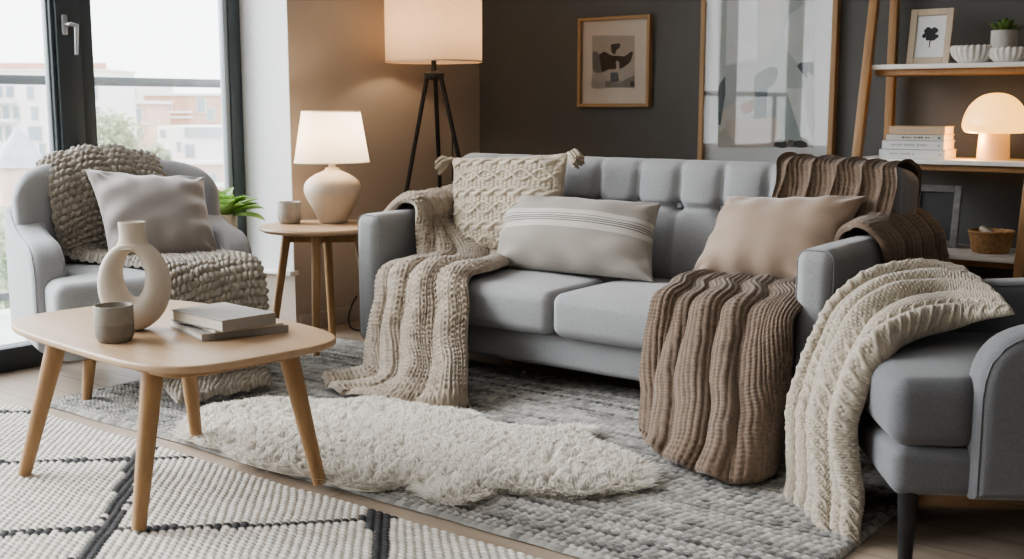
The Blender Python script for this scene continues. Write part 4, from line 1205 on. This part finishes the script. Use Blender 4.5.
for r_, z_ in ((0.055, 0), (0.064, 0.012), (0.068, 0.12), (0.060, 0.12), (0.058, 0.10)):
    rings.append([bm.verts.new(((r_ + (0.0022 if i % 2 and z_ > 0.005 and r_ > 0.061 else 0)) * math.cos(2 * PI * i / n), (r_ + (0.0022 if i % 2 and z_ > 0.005 and r_ > 0.061 else 0)) * math.sin(2 * PI * i / n), z_)) for i in range(n)])
for a, b in zip(rings, rings[1:]):
    for i in range(n): bm.faces.new((a[i], a[(i + 1) % n], b[(i + 1) % n], b[i]))
bm.faces.new(rings[0][::-1]); bm.faces.new(rings[-1])
link('pot', bm_mesh('pot', bm, M_pot, True, 60), pl)
lathe('soil', [(0.0585, 0.101), (0, 0.106)], M_soil, n=24, parent=pl)
fo = leaves(42, 3, 0.035, 0.17, 0.088, 32, 82, 0.8, M_leaf)
fo.transform(Matrix.Translation((0, 0, 0.10))); link('foliage', fo, pl)
# ------------------------------------------------------------------ floor lamp
fl = thing('floor_lamp', 'lit tripod floor lamp with linen drum shade behind the sofa corner', 'floor lamp', (-3.90, 4.42, 0))
sh = lathe('lamp_shade', [(0.243, 1.325), (0.243, 1.640)], shade_mat('linen_drum_shade', (0.66, 0.52, 0.40), (1.0, 0.62, 0.32), 0.05, 0.55, 0.5), n=80, parent=fl)
M_ltrim = mat('linen_trim', (0.6, 0.48, 0.36), 0.8)
for z_ in (1.325, 1.640):
    lathe('shade_rim', [(0.241, z_ - 0.003), (0.2445, z_ - 0.003), (0.2445, z_ + 0.004), (0.241, z_ + 0.004)], M_ltrim, n=80, parent=sh)
lathe('hub', [(0, 1.235), (0.02, 1.235), (0.05, 1.245), (0.052, 1.268), (0.02, 1.275), (0.013, 1.28), (0.013, 1.36), (0.018, 1.365), (0.018, 1.41), (0, 1.41)], M_black, n=32, parent=fl)
RV = np.array([math.cos(YAW), math.sin(YAW)]); FV = np.array([-math.sin(YAW), math.cos(YAW)])
for lat, fw in ((-0.27, -0.10), (0.03, 0.27), (0.31, -0.06)):
    e = RV * lat + FV * fw; s = e / np.linalg.norm(e) * 0.036
    rod('leg', (s[0], s[1], 1.25), (e[0], e[1], 0), 0.0115, 0.0095, M_black, 14, fl)
cord = [(0.02, 0.03, 1.24), (0.06, 0.06, 1.05), (0.075, 0.05, 0.8), (0.07, 0.06, 0.4), (0.05, 0.1, 0.05), (0.0, 0.2, 0.006)]
link('cord', tube_mesh('cord', catmull(np.array(cord), 40), 0.0035, M_black, 6), fl)
bm = bmesh.new(); bmesh.ops.create_uvsphere(bm, u_segments=20, v_segments=14, radius=0.032); bmesh.ops.translate(bm, vec=(0, 0, 1.45), verts=bm.verts[:])
link('bulb', bm_mesh('bulb', bm, bpy.data.materials['warm_bulb']), fl)

# power cord by the sofa foot
cd = catmull(np.array([(-4.210, 4.155, 0.135), (-4.200, 4.108, 0.095), (-4.150, 4.036, 0.054), (-4.079, 3.973, 0.020), (-4.021, 3.964, 0.008), (-3.981, 4.028, 0.008)]), 60)
tag(link('power_cord', tube_mesh('power_cord', cd, 0.004, M_black, 8)), 'thin black power cord looping down the wall beside the sofa', 'cord')

# ------------------------------------------------------------------ pictures on the dark wall
M_mat = mat('picture_mount', (0.62, 0.56, 0.51), 0.7)
M_matw = mat('picture_mount_white', (0.66, 0.67, 0.68), 0.7)
def poly_art(name, shapes, Y, parent):
    """flat printed shapes (x, z outlines), each a hair in front of the last"""
    V, F, mi, ms = [], [], [], []
    for k, (pts, col, curve) in enumerate(shapes):
        pts = np.array([(p[0], p[2]) for p in pts])
        if curve: pts = catmull(np.concatenate([pts, pts[:1]]), len(pts) * 6)[:-1]
        b = len(V); V += [(p[0], Y - 0.0003 * (k + 1), p[1]) for p in pts]
        F.append(tuple(range(b, b + len(pts)))); mi.append(k)
        ms.append(mat('print_ink', col, 0.8, 0.05, 12))
    me = bpy.data.meshes.new(name); me.from_pydata(V, [], F)
    for m in ms: me.materials.append(m)
    for p, i in zip(me.polygons, mi): p.material_index = i
    bm = bmesh.new(); bm.from_mesh(me)
    for f in bm.faces:
        f.normal_update()
        if f.normal.y > 0: f.normal_flip()
    bmesh.ops.triangulate(bm, faces=bm.faces[:]); bm.to_mesh(me); bm.free()
    return link(name, me, parent, True)
def framed(label, x0, x1, z0, z1, wy, fw, fd, mframe, mmat, ior, cat='picture'):
    t = thing('framed_picture', label, cat, ((x0 + x1) / 2, wy, z0))
    bm = bmesh.new()
    y0, y1 = wy - fd, wy - 0.002
    prof = [(0, y1), (0, y0 + 0.002), (0.002, y0), (fw - 0.002, y0), (fw, y0 + 0.002), (fw, y1)]
    rings = []
    for (sx, sz) in ((0, 0), (1, 0), (1, 1), (0, 1)):
        rings.append([bm.verts.new(((x0 + o if sx == 0 else x1 - o), y, (z0 + o if sz == 0 else z1 - o))) for o, y in prof])
    for i in range(4):
        a, b = rings[i], rings[(i + 1) % 4]
        for j in range(len(prof)):
            k = (j + 1) % len(prof); bm.faces.new((a[j], a[k], b[k], b[j]))
    link('frame', bm_mesh('frame', bm, mframe, True, 30), t, True)
    span('mount', (x0 + fw - 0.002, wy - 0.012, z0 + fw - 0.002), (x1 - fw + 0.002, wy - 0.004, z1 - fw + 0.002), mmat, 0, t, True)
    if ior: span('glass', (x0 + fw - 0.001, wy - fd + 0.006, z0 + fw - 0.001), (x1 - fw + 0.001, wy - fd + 0.008, z1 - fw + 0.001), glass_mat('picture_glass', ior, (0.97, 0.975, 0.975), 0.02), 0, t, True)
    return t
a0, a1 = (-3.537, 5.165, 1.100), (-3.093, 5.165, 1.567)
sm = framed('small oak framed abstract print with brown shapes, left on the dark wall', a0[0], a1[0], a0[2], a1[2], WB, 0.018, 0.036, M_oak_frame, M_mat, 0.005)
art = [([(-3.458, 5.187, 1.475), (-3.195, 5.187, 1.465), (-3.190, 5.187, 1.199), (-3.454, 5.187, 1.202)], (0.4, 0.355, 0.32), 0),
 ([(-3.454, 5.187, 1.391), (-3.423, 5.187, 1.387), (-3.402, 5.187, 1.351), (-3.387, 5.187, 1.283), (-3.442, 5.187, 1.284), (-3.453, 5.187, 1.324)], (0.17, 0.165, 0.165), 1),
 ([(-3.455, 5.187, 1.267), (-3.414, 5.187, 1.280), (-3.380, 5.187, 1.272), (-3.357, 5.187, 1.241), (-3.370, 5.187, 1.202), (-3.454, 5.187, 1.203)], (0.36, 0.33, 0.3), 1),
 ([(-3.371, 5.187, 1.238), (-3.293, 5.187, 1.226), (-3.191, 5.187, 1.263), (-3.190, 5.187, 1.200), (-3.370, 5.187, 1.202)], (0.22, 0.2, 0.19), 0),
 ([(-3.340, 5.187, 1.424), (-3.285, 5.187, 1.427), (-3.286, 5.187, 1.406), (-3.306, 5.187, 1.392), (-3.311, 5.187, 1.374), (-3.331, 5.187, 1.381), (-3.338, 5.187, 1.404)], (0.055, 0.04, 0.035), 1),
 ([(-3.412, 5.187, 1.373), (-3.379, 5.187, 1.388), (-3.335, 5.187, 1.368), (-3.282, 5.187, 1.364), (-3.255, 5.187, 1.361), (-3.206, 5.187, 1.385), (-3.212, 5.187, 1.346), (-3.231, 5.187, 1.322), (-3.281, 5.187, 1.298), (-3.286, 5.187, 1.331), (-3.305, 5.187, 1.337), (-3.307, 5.187, 1.298), (-3.347, 5.187, 1.297), (-3.391, 5.187, 1.284), (-3.401, 5.187, 1.323)], (0.055, 0.04, 0.035), 1),
 ([(-3.338, 5.187, 1.280), (-3.291, 5.187, 1.279), (-3.285, 5.187, 1.231), (-3.339, 5.187, 1.229)], (0.075, 0.075, 0.08), 0),
 ([(-3.216, 5.187, 1.231), (-3.192, 5.187, 1.232), (-3.191, 5.187, 1.205), (-3.216, 5.187, 1.205)], (0.07, 0.06, 0.055), 0)]
poly_art('print', art, WB - 0.013, sm)
b0, b1 = (-2.801, 5.165, 0.807), (-2.099, 5.165, 1.847)
lg = framed('large oak framed abstract print in sage and blush with white mount behind the sofa', b0[0], b1[0], b0[2] - 0.05, b1[2] + 0.1, WB, 0.026, 0.040, M_oak_frame, M_matw, 0.055)
art = [([(-2.733, 5.187, 1.993), (-2.242, 5.187, 1.947), (-2.200, 5.187, 0.911), (-2.701, 5.187, 0.901)], (0.43, 0.46, 0.445), 0),
 ([(-2.676, 5.187, 1.987), (-2.522, 5.187, 1.973), (-2.500, 5.187, 1.313), (-2.589, 5.187, 1.286), (-2.669, 5.187, 1.251)], (0.62, 0.64, 0.65), 0),  # pale panel, bright window reflection painted into the print
 ([(-2.508, 5.187, 1.972), (-2.362, 5.187, 1.958), (-2.360, 5.187, 1.598), (-2.388, 5.187, 1.438), (-2.447, 5.187, 1.347), (-2.490, 5.187, 1.320)], (0.52, 0.5, 0.47), 0),
 ([(-2.226, 5.187, 1.584), (-2.272, 5.187, 1.577), (-2.345, 5.187, 1.528), (-2.373, 5.187, 1.444), (-2.351, 5.187, 1.366), (-2.299, 5.187, 1.308), (-2.244, 5.187, 1.275), (-2.213, 5.187, 1.269)], (0.58, 0.61, 0.6), 0),
 ([(-2.283, 5.187, 1.306), (-2.216, 5.187, 1.309), (-2.212, 5.187, 1.204), (-2.243, 5.187, 1.227), (-2.298, 5.187, 1.290)], (0.1, 0.115, 0.125), 0),
 ([(-2.473, 5.187, 1.190), (-2.348, 5.187, 1.189), (-2.253, 5.187, 0.932), (-2.416, 5.187, 0.929)], (0.33, 0.375, 0.365), 0),
 ([(-2.351, 5.187, 1.189), (-2.211, 5.187, 1.184), (-2.200, 5.187, 0.933), (-2.254, 5.187, 0.935)], (0.58, 0.61, 0.6), 0),
 ([(-2.244, 5.187, 1.265), (-2.213, 5.187, 1.243), (-2.201, 5.187, 0.947), (-2.226, 5.187, 1.003), (-2.250, 5.187, 1.117)], (0.42, 0.43, 0.42), 0),
 ([(-2.513, 5.187, 1.248), (-2.429, 5.187, 1.275), (-2.447, 5.187, 1.132), (-2.444, 5.187, 1.042), (-2.506, 5.187, 1.041)], (0.1, 0.12, 0.125), 0),
 ([(-2.499, 5.187, 1.262), (-2.445, 5.187, 1.284), (-2.404, 5.187, 1.286), (-2.396, 5.187, 1.246), (-2.426, 5.187, 1.198), (-2.486, 5.187, 1.184)], (0.085, 0.095, 0.1), 1),
 ([(-2.671, 5.187, 1.302), (-2.518, 5.187, 1.328), (-2.512, 5.187, 1.176), (-2.576, 5.187, 1.161), (-2.666, 5.187, 1.132)], (0.45, 0.47, 0.47), 0),
 ([(-2.591, 5.187, 1.110), (-2.516, 5.187, 1.139), (-2.514, 5.187, 1.085), (-2.557, 5.187, 1.062)], (0.36, 0.2, 0.14), 0),
 ([(-2.697, 5.187, 1.073), (-2.600, 5.187, 1.132), (-2.557, 5.187, 1.051), (-2.646, 5.187, 1.029), (-2.694, 5.187, 0.969)], (0.52, 0.48, 0.43), 0),
 ([(-2.654, 5.187, 1.032), (-2.381, 5.187, 1.051), (-2.362, 5.187, 0.988), (-2.375, 5.187, 0.915), (-2.593, 5.187, 0.905), (-2.661, 5.187, 0.969)], (0.5, 0.42, 0.37), 0),
 ([(-2.701, 5.187, 0.968), (-2.662, 5.187, 0.999), (-2.593, 5.187, 0.905), (-2.699, 5.187, 0.902)], (0.4, 0.38, 0.33), 0),
 ([(-2.403, 5.187, 0.914), (-2.388, 5.187, 0.938), (-2.362, 5.187, 0.947), (-2.338, 5.187, 0.936), (-2.334, 5.187, 0.910), (-2.368, 5.187, 0.906)], (0.06, 0.055, 0.055), 1),
 ([(-2.334, 5.187, 0.913), (-2.326, 5.187, 0.942), (-2.298, 5.187, 0.942), (-2.291, 5.187, 0.914)], (0.16, 0.13, 0.12), 1),
 ([(-2.300, 5.187, 0.914), (-2.295, 5.187, 0.937), (-2.262, 5.187, 0.943), (-2.237, 5.187, 0.932), (-2.230, 5.187, 0.915), (-2.263, 5.187, 0.909)], (0.05, 0.05, 0.055), 1),
 ([(-2.708, 5.187, 1.199), (-2.669, 5.187, 1.251), (-2.667, 5.187, 1.162), (-2.687, 5.187, 1.013), (-2.702, 5.187, 1.013)], (0.11, 0.12, 0.13), 0)]
poly_art('print', art, WB - 0.013, lg)

# ------------------------------------------------------------------ ladder shelf
x0, x1 = -1.835, -1.20
ls = thing('ladder_shelf', 'wooden ladder shelf with white boards against the dark wall', 'shelf', ((x0 + x1) / 2, 4.9, 0))
ZS = [(1.277, 4.87), (0.887, 4.80), (0.512, 4.73)]
def leg_y(z): return 4.87 - (1.277 - z) * 0.186
for x in (x0 - 0.004, x1 + 0.06):
    bm = bmesh.new()
    box_bm(bm, (0, 0, 0), (0.036, 0.040, 2.1), 0.003)
    for v in bm.verts:
        z = v.co.z + 1.05; v.co = (x + v.co.x, leg_y(z) + v.co.y, z)
    link('leg', bm_mesh('leg', bm, M_shelf_wood), ls, True)
    span('leg', (x - 0.018 + 0.012, 5.115, 0), (x + 0.018 + 0.012, 5.155, 1.95), M_shelf_wood, 0.003, ls, True)
for z, y in ZS:
    sh = span('shelf_board', (x0 - 0.02, y, z - 0.020), (x1 + 0.075, 5.11, z), M_shelfwhite, 0.003, ls, True)
    span('board_rail', (x0 + 0.02, y + 0.03, z - 0.045), (x1 + 0.04, 5.10, z - 0.0205), M_shelf_wood, 0.002, sh, True)

# framed leaf print on the top board
f = thing('framed_picture', 'small pale wood frame with dark leaf print on the top shelf', 'picture', (-1.617, 4.970, 1.278), 0)
fb = bmesh.new()
W_, H_, B_ = 0.178, 0.232, 0.028
for (c, s) in (((-W_ / 2 + B_ / 2, 0, H_ / 2), (B_, 0.022, H_)), ((W_ / 2 - B_ / 2, 0, H_ / 2), (B_, 0.022, H_)), ((0, 0, B_ / 2), (W_ - 2 * B_, 0.022, B_)), ((0, 0, H_ - B_ / 2), (W_ - 2 * B_, 0.022, B_))):
    box_bm(fb, c, s, 0.002, 1)
LT = Matrix.Rotation(-0.16, 4, 'X')
fo = bm_mesh('frame', fb, M_pale_frame); fo.transform(LT); link('frame', fo, f)
bm = bmesh.new(); box_bm(bm, (0, 0.002, H_ / 2), (W_ - 2 * B_ + 0.004, 0.01, H_ - 2 * B_ + 0.004)); me = bm_mesh('mount', bm, M_matw); me.transform(LT); link('mount', me, f)
V, F = [], []
r = np.random.default_rng(8)
for (cx_, cz_, rad) in ((-0.012, 0.022, 0.020), (0.014, 0.024, 0.017), (0.001, 0.006, 0.022), (-0.026, 0.004, 0.011), (0.024, 0.000, 0.011), (0.012, -0.008, 0.012), (-0.010, -0.008, 0.010)):
    b = len(V); k = 14
    for i in range(k):
        a = 2 * PI * i / k; rr_ = rad * (0.75 + 0.35 * r.random())
        V.append((cx_ + rr_ * math.cos(a), -0.0038 - 0.0001 * len(F), H_ / 2 + cz_ + rr_ * math.sin(a) * 0.9))
    F.append(tuple(range(b, b + k))[::-1])
b = len(V); V += [(-0.003, -0.0037, H_ / 2 - 0.046), (0.001, -0.0037, H_ / 2 - 0.046), (0.004, -0.0037, H_ / 2), (-0.002, -0.0037, H_ / 2)]; F.append((b, b + 1, b + 2, b + 3))
me = mesh_np('print', V, F, mat('leaf_print_ink', (0.035, 0.035, 0.038), 0.8), False); me.transform(LT); link('print', me, f)

# ribbed shell dish
ds = thing('shell_dish', 'white ribbed shell shaped dish on the top shelf', 'dish', (-1.364, 4.945, 1.278))
def shell(cx, a, b, h, seed):
    n = 120; V, F = [], []
    prof = [(0.45, 0.0), (0.60, 0.004), (0.85, 0.3), (0.98, 0.62), (1.0, 0.82), (0.95, 0.98), (0.85, 1.0), (0.75, 0.9), (0.5, 0.6), (0.0, 0.5)]
    prof = catmull(np.array(prof), 30)
    for (r_, z_) in prof:
        for i in range(n):
            t = 2 * PI * i / n; w = 1 + 0.05 * math.cos(t * 22) * min(1, r_ * 1.2) * (1 if z_ > 0.08 else 0)
            V.append((cx + a * r_ * w * math.cos(t), b * r_ * w * math.sin(t), max(0.0, h * (z_ + 0.03 * math.cos(t * 22) * r_))))
    for j in range(len(prof) - 1):
        for i in range(n): F.append((j * n + i, j * n + (i + 1) % n, (j + 1) * n + (i + 1) % n, (j + 1) * n + i))
    F.append(tuple(range(n))[::-1])
    return V, F
V1, F1 = shell(-0.062, 0.090, 0.062, 0.070, 1); V2, F2 = shell(0.078, 0.088, 0.062, 0.058, 2)
k = len(V1)
link('bowl', mesh_np('bowl', V1 + V2, F1 + [tuple(i + k for i in q) for q in F2], mat('white_plaster', (0.62, 0.59, 0.55), 0.85, 0.06, 40)), ds)
pt = thing('potted_succulent', 'small green succulent in a textured grey pot on the top shelf', 'plant', (-1.310, 4.945, 1.312))
bm = bmesh.new(); n = 60; rings = []
for j in range(25):
    z_ = 0.092 * j / 24
    rings.append([bm.verts.new(((0.050 + 0.0016 * math.cos(2 * PI * i / 5 + j * PI)) * math.cos(2 * PI * i / n), (0.050 + 0.0016 * math.cos(2 * PI * i / 5 + j * PI)) * math.sin(2 * PI * i / n), z_)) for i in range(n)])
rings.append([bm.verts.new((0.044 * math.cos(2 * PI * i / n), 0.044 * math.sin(2 * PI * i / n), 0.092)) for i in range(n)])
rings.append([bm.verts.new((0.044 * math.cos(2 * PI * i / n), 0.044 * math.sin(2 * PI * i / n), 0.082)) for i in range(n)])
for a, b in zip(rings, rings[1:]):
    for i in range(n): bm.faces.new((a[i], a[(i + 1) % n], b[(i + 1) % n], b[i]))
bm.faces.new(rings[0][::-1]); bm.faces.new(rings[-1])
link('pot', bm_mesh('pot', bm, mat('grey_textured_pot', (0.42, 0.40, 0.38), 0.85), True, 50), pt)
fo = leaves(40, 21, 0.03, 0.05, 0.022, 15, 85, -0.4, mat('succulent_leaf', (0.12, 0.19, 0.05), 0.5, 0.3, 30)); fo.transform(Matrix.Translation((0, 0, 0.085)))
link('foliage', fo, pt)

# books and mushroom lamp on the middle board
M_bk_tan = mat('tan_cover', (0.50, 0.36, 0.24), 0.7); M_bk_gr = mat('pale_grey_cover', (0.52, 0.50, 0.46), 0.7); M_bk_wh = mat('white_cover', (0.62, 0.63, 0.63), 0.6)
M_inkd = mat('spine_ink', (0.08, 0.08, 0.08), 0.8); M_inkl = mat('spine_ink_grey', (0.35, 0.34, 0.33), 0.8)
bxs = [(-1.757, -1.483), (-1.747, -1.490), (-1.733, -1.492), (-1.723, -1.491)]
zb = 0.887
for i, (xa, xb, T, cov, ink, marks, lab, dy) in enumerate([
    (bxs[0][0], bxs[0][1], 0.037, M_bk_wh, M_inkl, 9, 'white book at the bottom of the shelf stack, beside the mushroom lamp', 0.0),
    (bxs[1][0], bxs[1][1], 0.036, M_bk_wh, M_inkl, 12, 'white book with grey spine lettering, second from bottom of the shelf stack', 0.003),
    (bxs[2][0], bxs[2][1], 0.025, M_bk_gr, M_inkd, 10, 'thin pale grey book with dark spine title, second from top of the shelf stack', 0.008),
    (bxs[3][0], bxs[3][1], 0.034, M_bk_tan, M_inkl, 11, 'tan book on top of the shelf stack', 0.012)]):
    L_ = xb - xa; Wd = 0.165 - 0.012 * i
    b = book(lab, ((xa + xb) / 2, 4.83 + dy + Wd / 2, zb + 0.0004), 0, L_, Wd, T, cov, 'books stacked on the ladder shelf')
    bm = bmesh.new(); r = np.random.default_rng(i + 3)
    x = -L_ * (0.32 if i != 2 else 0.2)
    for k in range(marks):
        w_ = 0.0045 + 0.004 * r.random(); hh = T * (0.16 + 0.14 * r.random())
        box_bm(bm, (x, -Wd / 2 - 0.0006, T * 0.52), (w_, 0.0008, hh)); x += w_ + 0.004 + (0.006 if k in (3, 7) else 0)
    if i < 3: lathe_bm(bm, [(0, 0), (0.0045, 0), (0.0045, 0.0008), (0, 0.0008)], (0, 0, 0), 12)
    if i < 3:
        for v in list(bm.verts)[-26:]:
            v.co = (L_ / 2 - 0.02 + v.co.x, -Wd / 2 - 0.0004 - v.co.z, T * 0.5 + v.co.y)
    link('spine_lettering', bm_mesh('spine_lettering', bm, ink, False), b)
    zb += T + 0.0006
ml = thing('mushroom_lamp', 'glowing cream mushroom lamp on the middle shelf', 'table lamp', (-1.321, 4.930, 0.887))
M_glow = mat('glowing_opal_glass', (0.5, 0.4, 0.28), 0.35, emit=(1.0, 0.52, 0.13), estr=2.1)
M_glow2 = mat('opal_glass_foot', (0.6, 0.46, 0.32), 0.4, emit=(1.0, 0.42, 0.10), estr=0.4)
lathe('stem', smooth_profile([(0.062, 0.0), (0.0635, 0.008), (0.061, 0.06), (0.0585, 0.105), (0.057, 0.125)], 24), M_glow2, n=56, parent=ml)
lathe('dome', smooth_profile([(0.0, 0.118), (0.06, 0.112), (0.105, 0.109), (0.121, 0.122), (0.126, 0.145), (0.118, 0.182), (0.098, 0.222), (0.065, 0.253), (0.03, 0.267), (0.0, 0.270)], 70), M_glow, n=72, parent=ml)

# bottom board: grey frame leaning and basket
g = thing('picture_frame', 'weathered grey empty picture frame leaning on the low shelf behind the sofa arm', 'picture frame', (-1.550, 4.950, 0.512))
fb = bmesh.new(); W_, H_, B_ = 0.20, 0.262, 0.03
for (c, s) in (((-W_ / 2 + B_ / 2, 0, H_ / 2), (B_, 0.02, H_)), ((W_ / 2 - B_ / 2, 0, H_ / 2), (B_, 0.02, H_)), ((0, 0, B_ / 2), (W_ - 2 * B_, 0.02, B_)), ((0, 0, H_ - B_ / 2), (W_ - 2 * B_, 0.02, B_))):
    box_bm(fb, c, s, 0.004, 2)
LT = Matrix.Rotation(-0.14, 4, 'X')
me = bm_mesh('frame', fb, mat('weathered_grey_wood', (0.25, 0.25, 0.25), 0.8, 0.2, 30)); me.transform(LT); link('frame', me, g)
bm = bmesh.new(); box_bm(bm, (0, 0.004, H_ / 2), (W_ - 2 * B_ + 0.004, 0.006, H_ - 2 * B_ + 0.004)); me = bm_mesh('backing', bm, mat('dark_backing', (0.08, 0.08, 0.085), 0.8)); me.transform(LT); link('backing', me, g)
bk = thing('basket', 'shallow woven wicker basket on the lowest shelf', 'basket', (-1.298, 4.890, 0.512))
n, k = 150, 44; V, F = [], []
for j in range(k):
    t = j / (k - 1)
    z_ = 0.085 * t; rr_ = 0.064 + 0.020 * t ** 0.7
    for i in range(n):
        a = 2 * PI * i / n; w = 0.0028 * math.sin(i * 2 * PI / 6 + (j // 4) * PI) + 0.002 * abs(math.sin(PI * j / 4))
        V.append(((rr_ + w) * math.cos(a), (rr_ + w) * math.sin(a), z_))
for j in range(k):
    t = 1 - j / (k - 1); z_ = 0.006 + 0.079 * t; rr_ = 0.058 + 0.020 * t ** 0.7
    for i in range(n):
        a = 2 * PI * i / n; V.append((rr_ * math.cos(a), rr_ * math.sin(a), z_))
for j in range(2 * k - 1):
    for i in range(n): F.append((j * n + i, j * n + (i + 1) % n, (j + 1) * n + (i + 1) % n, (j + 1) * n + i))
F.append(tuple(range(n))[::-1]); F.append(tuple((2 * k - 1) * n + i for i in range(n)))
M_wick = mat('wicker', (0.36, 0.21, 0.10), 0.8, 0.25, 60)
link('weave', mesh_np('weave', V, F, M_wick), bk)
rim = [(0.085 * math.cos(a), 0.085 * math.sin(a), 0.086 + 0.002 * math.sin(a * 20)) for a in np.linspace(0, 2 * PI, 90)]
link('rim', tube_mesh('rim', rim, 0.006, M_wick, 8), bk)
tag(link('paper_scrap', (lambda b: (box_bm(b, (-1.318, 4.880, 0.602), (0.05, 0.035, 0.02), 0.006, 2, Matrix.Rotation(0.5, 3, 'Y')), bm_mesh('paper_scrap', b, M_pages))[1])(bmesh.new())), 'cream crumpled scrap lying inside the wicker basket', 'paper')

# ------------------------------------------------------------------ light
def light(name, kind, loc, energy, col, size=None, rot=None, radius=None, shape=None, size_y=None):
    l = bpy.data.lights.new(name, kind); l.energy = energy; l.color = col
    if size: l.size = size
    if size_y: l.shape = 'RECTANGLE'; l.size_y = size_y
    if radius is not None: l.shadow_soft_size = radius
    o = bpy.data.objects.new(name, l); COL.objects.link(o); o.location = loc
    if rot: o.rotation_euler = rot
    return o
w = bpy.data.worlds.new('overcast_sky'); scene.world = w; w.use_nodes = True
bg = w.node_tree.nodes['Background']; N = w.node_tree.nodes; L = w.node_tree.links
tc = N.new('ShaderNodeTexCoord'); sp = N.new('ShaderNodeSeparateXYZ'); L.new(tc.outputs['Generated'], sp.inputs[0])
rp = N.new('ShaderNodeValToRGB'); rp.color_ramp.elements[0].position = 0.48; rp.color_ramp.elements[1].position = 0.75
rp.color_ramp.elements[0].color = (0.93, 0.95, 0.96, 1); rp.color_ramp.elements[1].color = (0.90, 0.95, 1.0, 1)
mr = N.new('ShaderNodeMapRange'); mr.inputs[1].default_value = -1; mr.inputs[2].default_value = 1
L.new(sp.outputs[2], mr.inputs[0]); L.new(mr.outputs[0], rp.inputs[0]); L.new(rp.outputs[0], bg.inputs[0])
bg.inputs['Strength'].default_value = 4.5
s = light('soft_daylight', 'SUN', (-8, 3, 6), 9.0, (0.98, 0.985, 1.0)); s.data.angle = math.radians(50)
s.rotation_euler = Vector((0.82, 0.36, -0.45)).to_track_quat('-Z', 'Y').to_euler()
light('table_lamp_light', 'POINT', Vector((-3.900, 3.706, 0.571)) + Vector((0, 0, 0.40)), 5.5, (1.0, 0.76, 0.50), radius=0.04)
light('floor_lamp_light', 'POINT', (-3.90, 4.42, 1.50), 8, (1.0, 0.74, 0.48), radius=0.05)
light('mushroom_light', 'POINT', Vector((-1.321, 4.930, 0.887)) + Vector((-0.075, -0.065, 0.085)), 1.8, (1.0, 0.45, 0.12), radius=0.02)
light('ceiling_fill', 'AREA', (-1.2, 1.2, CEIL - 0.03), 12, (1.0, 0.96, 0.91), 2.4, (0, 0, 0))  # added soft fill under the ceiling, no fixture hangs there

cam = bpy.data.cameras.new('camera'); co = bpy.data.objects.new('camera', cam); COL.objects.link(co)
cam.sensor_width = 36; cam.lens = 1150 / 1024 * 36; cam.clip_end = 600; cam.clip_start = 0.05
co.location = (0, 0, 1.1); co.rotation_euler = (math.radians(90) - math.atan(172.5 / 1150), 0, YAW)
cam.dof.use_dof = True; cam.dof.focus_distance = 3.9; cam.dof.aperture_fstop = 6.3
scene.camera = co
scene.view_settings.view_transform = 'AgX'; scene.view_settings.look = 'AgX - Medium High Contrast'
scene.view_settings.exposure = 0.08
scene.cycles.use_denoising = True
scene.cycles.max_bounces = 8; scene.cycles.diffuse_bounces = 4; scene.cycles.transparent_max_bounces = 12
scene.cycles.sample_clamp_indirect = 6.0; scene.cycles.caustics_reflective = False; scene.cycles.caustics_refractive = False
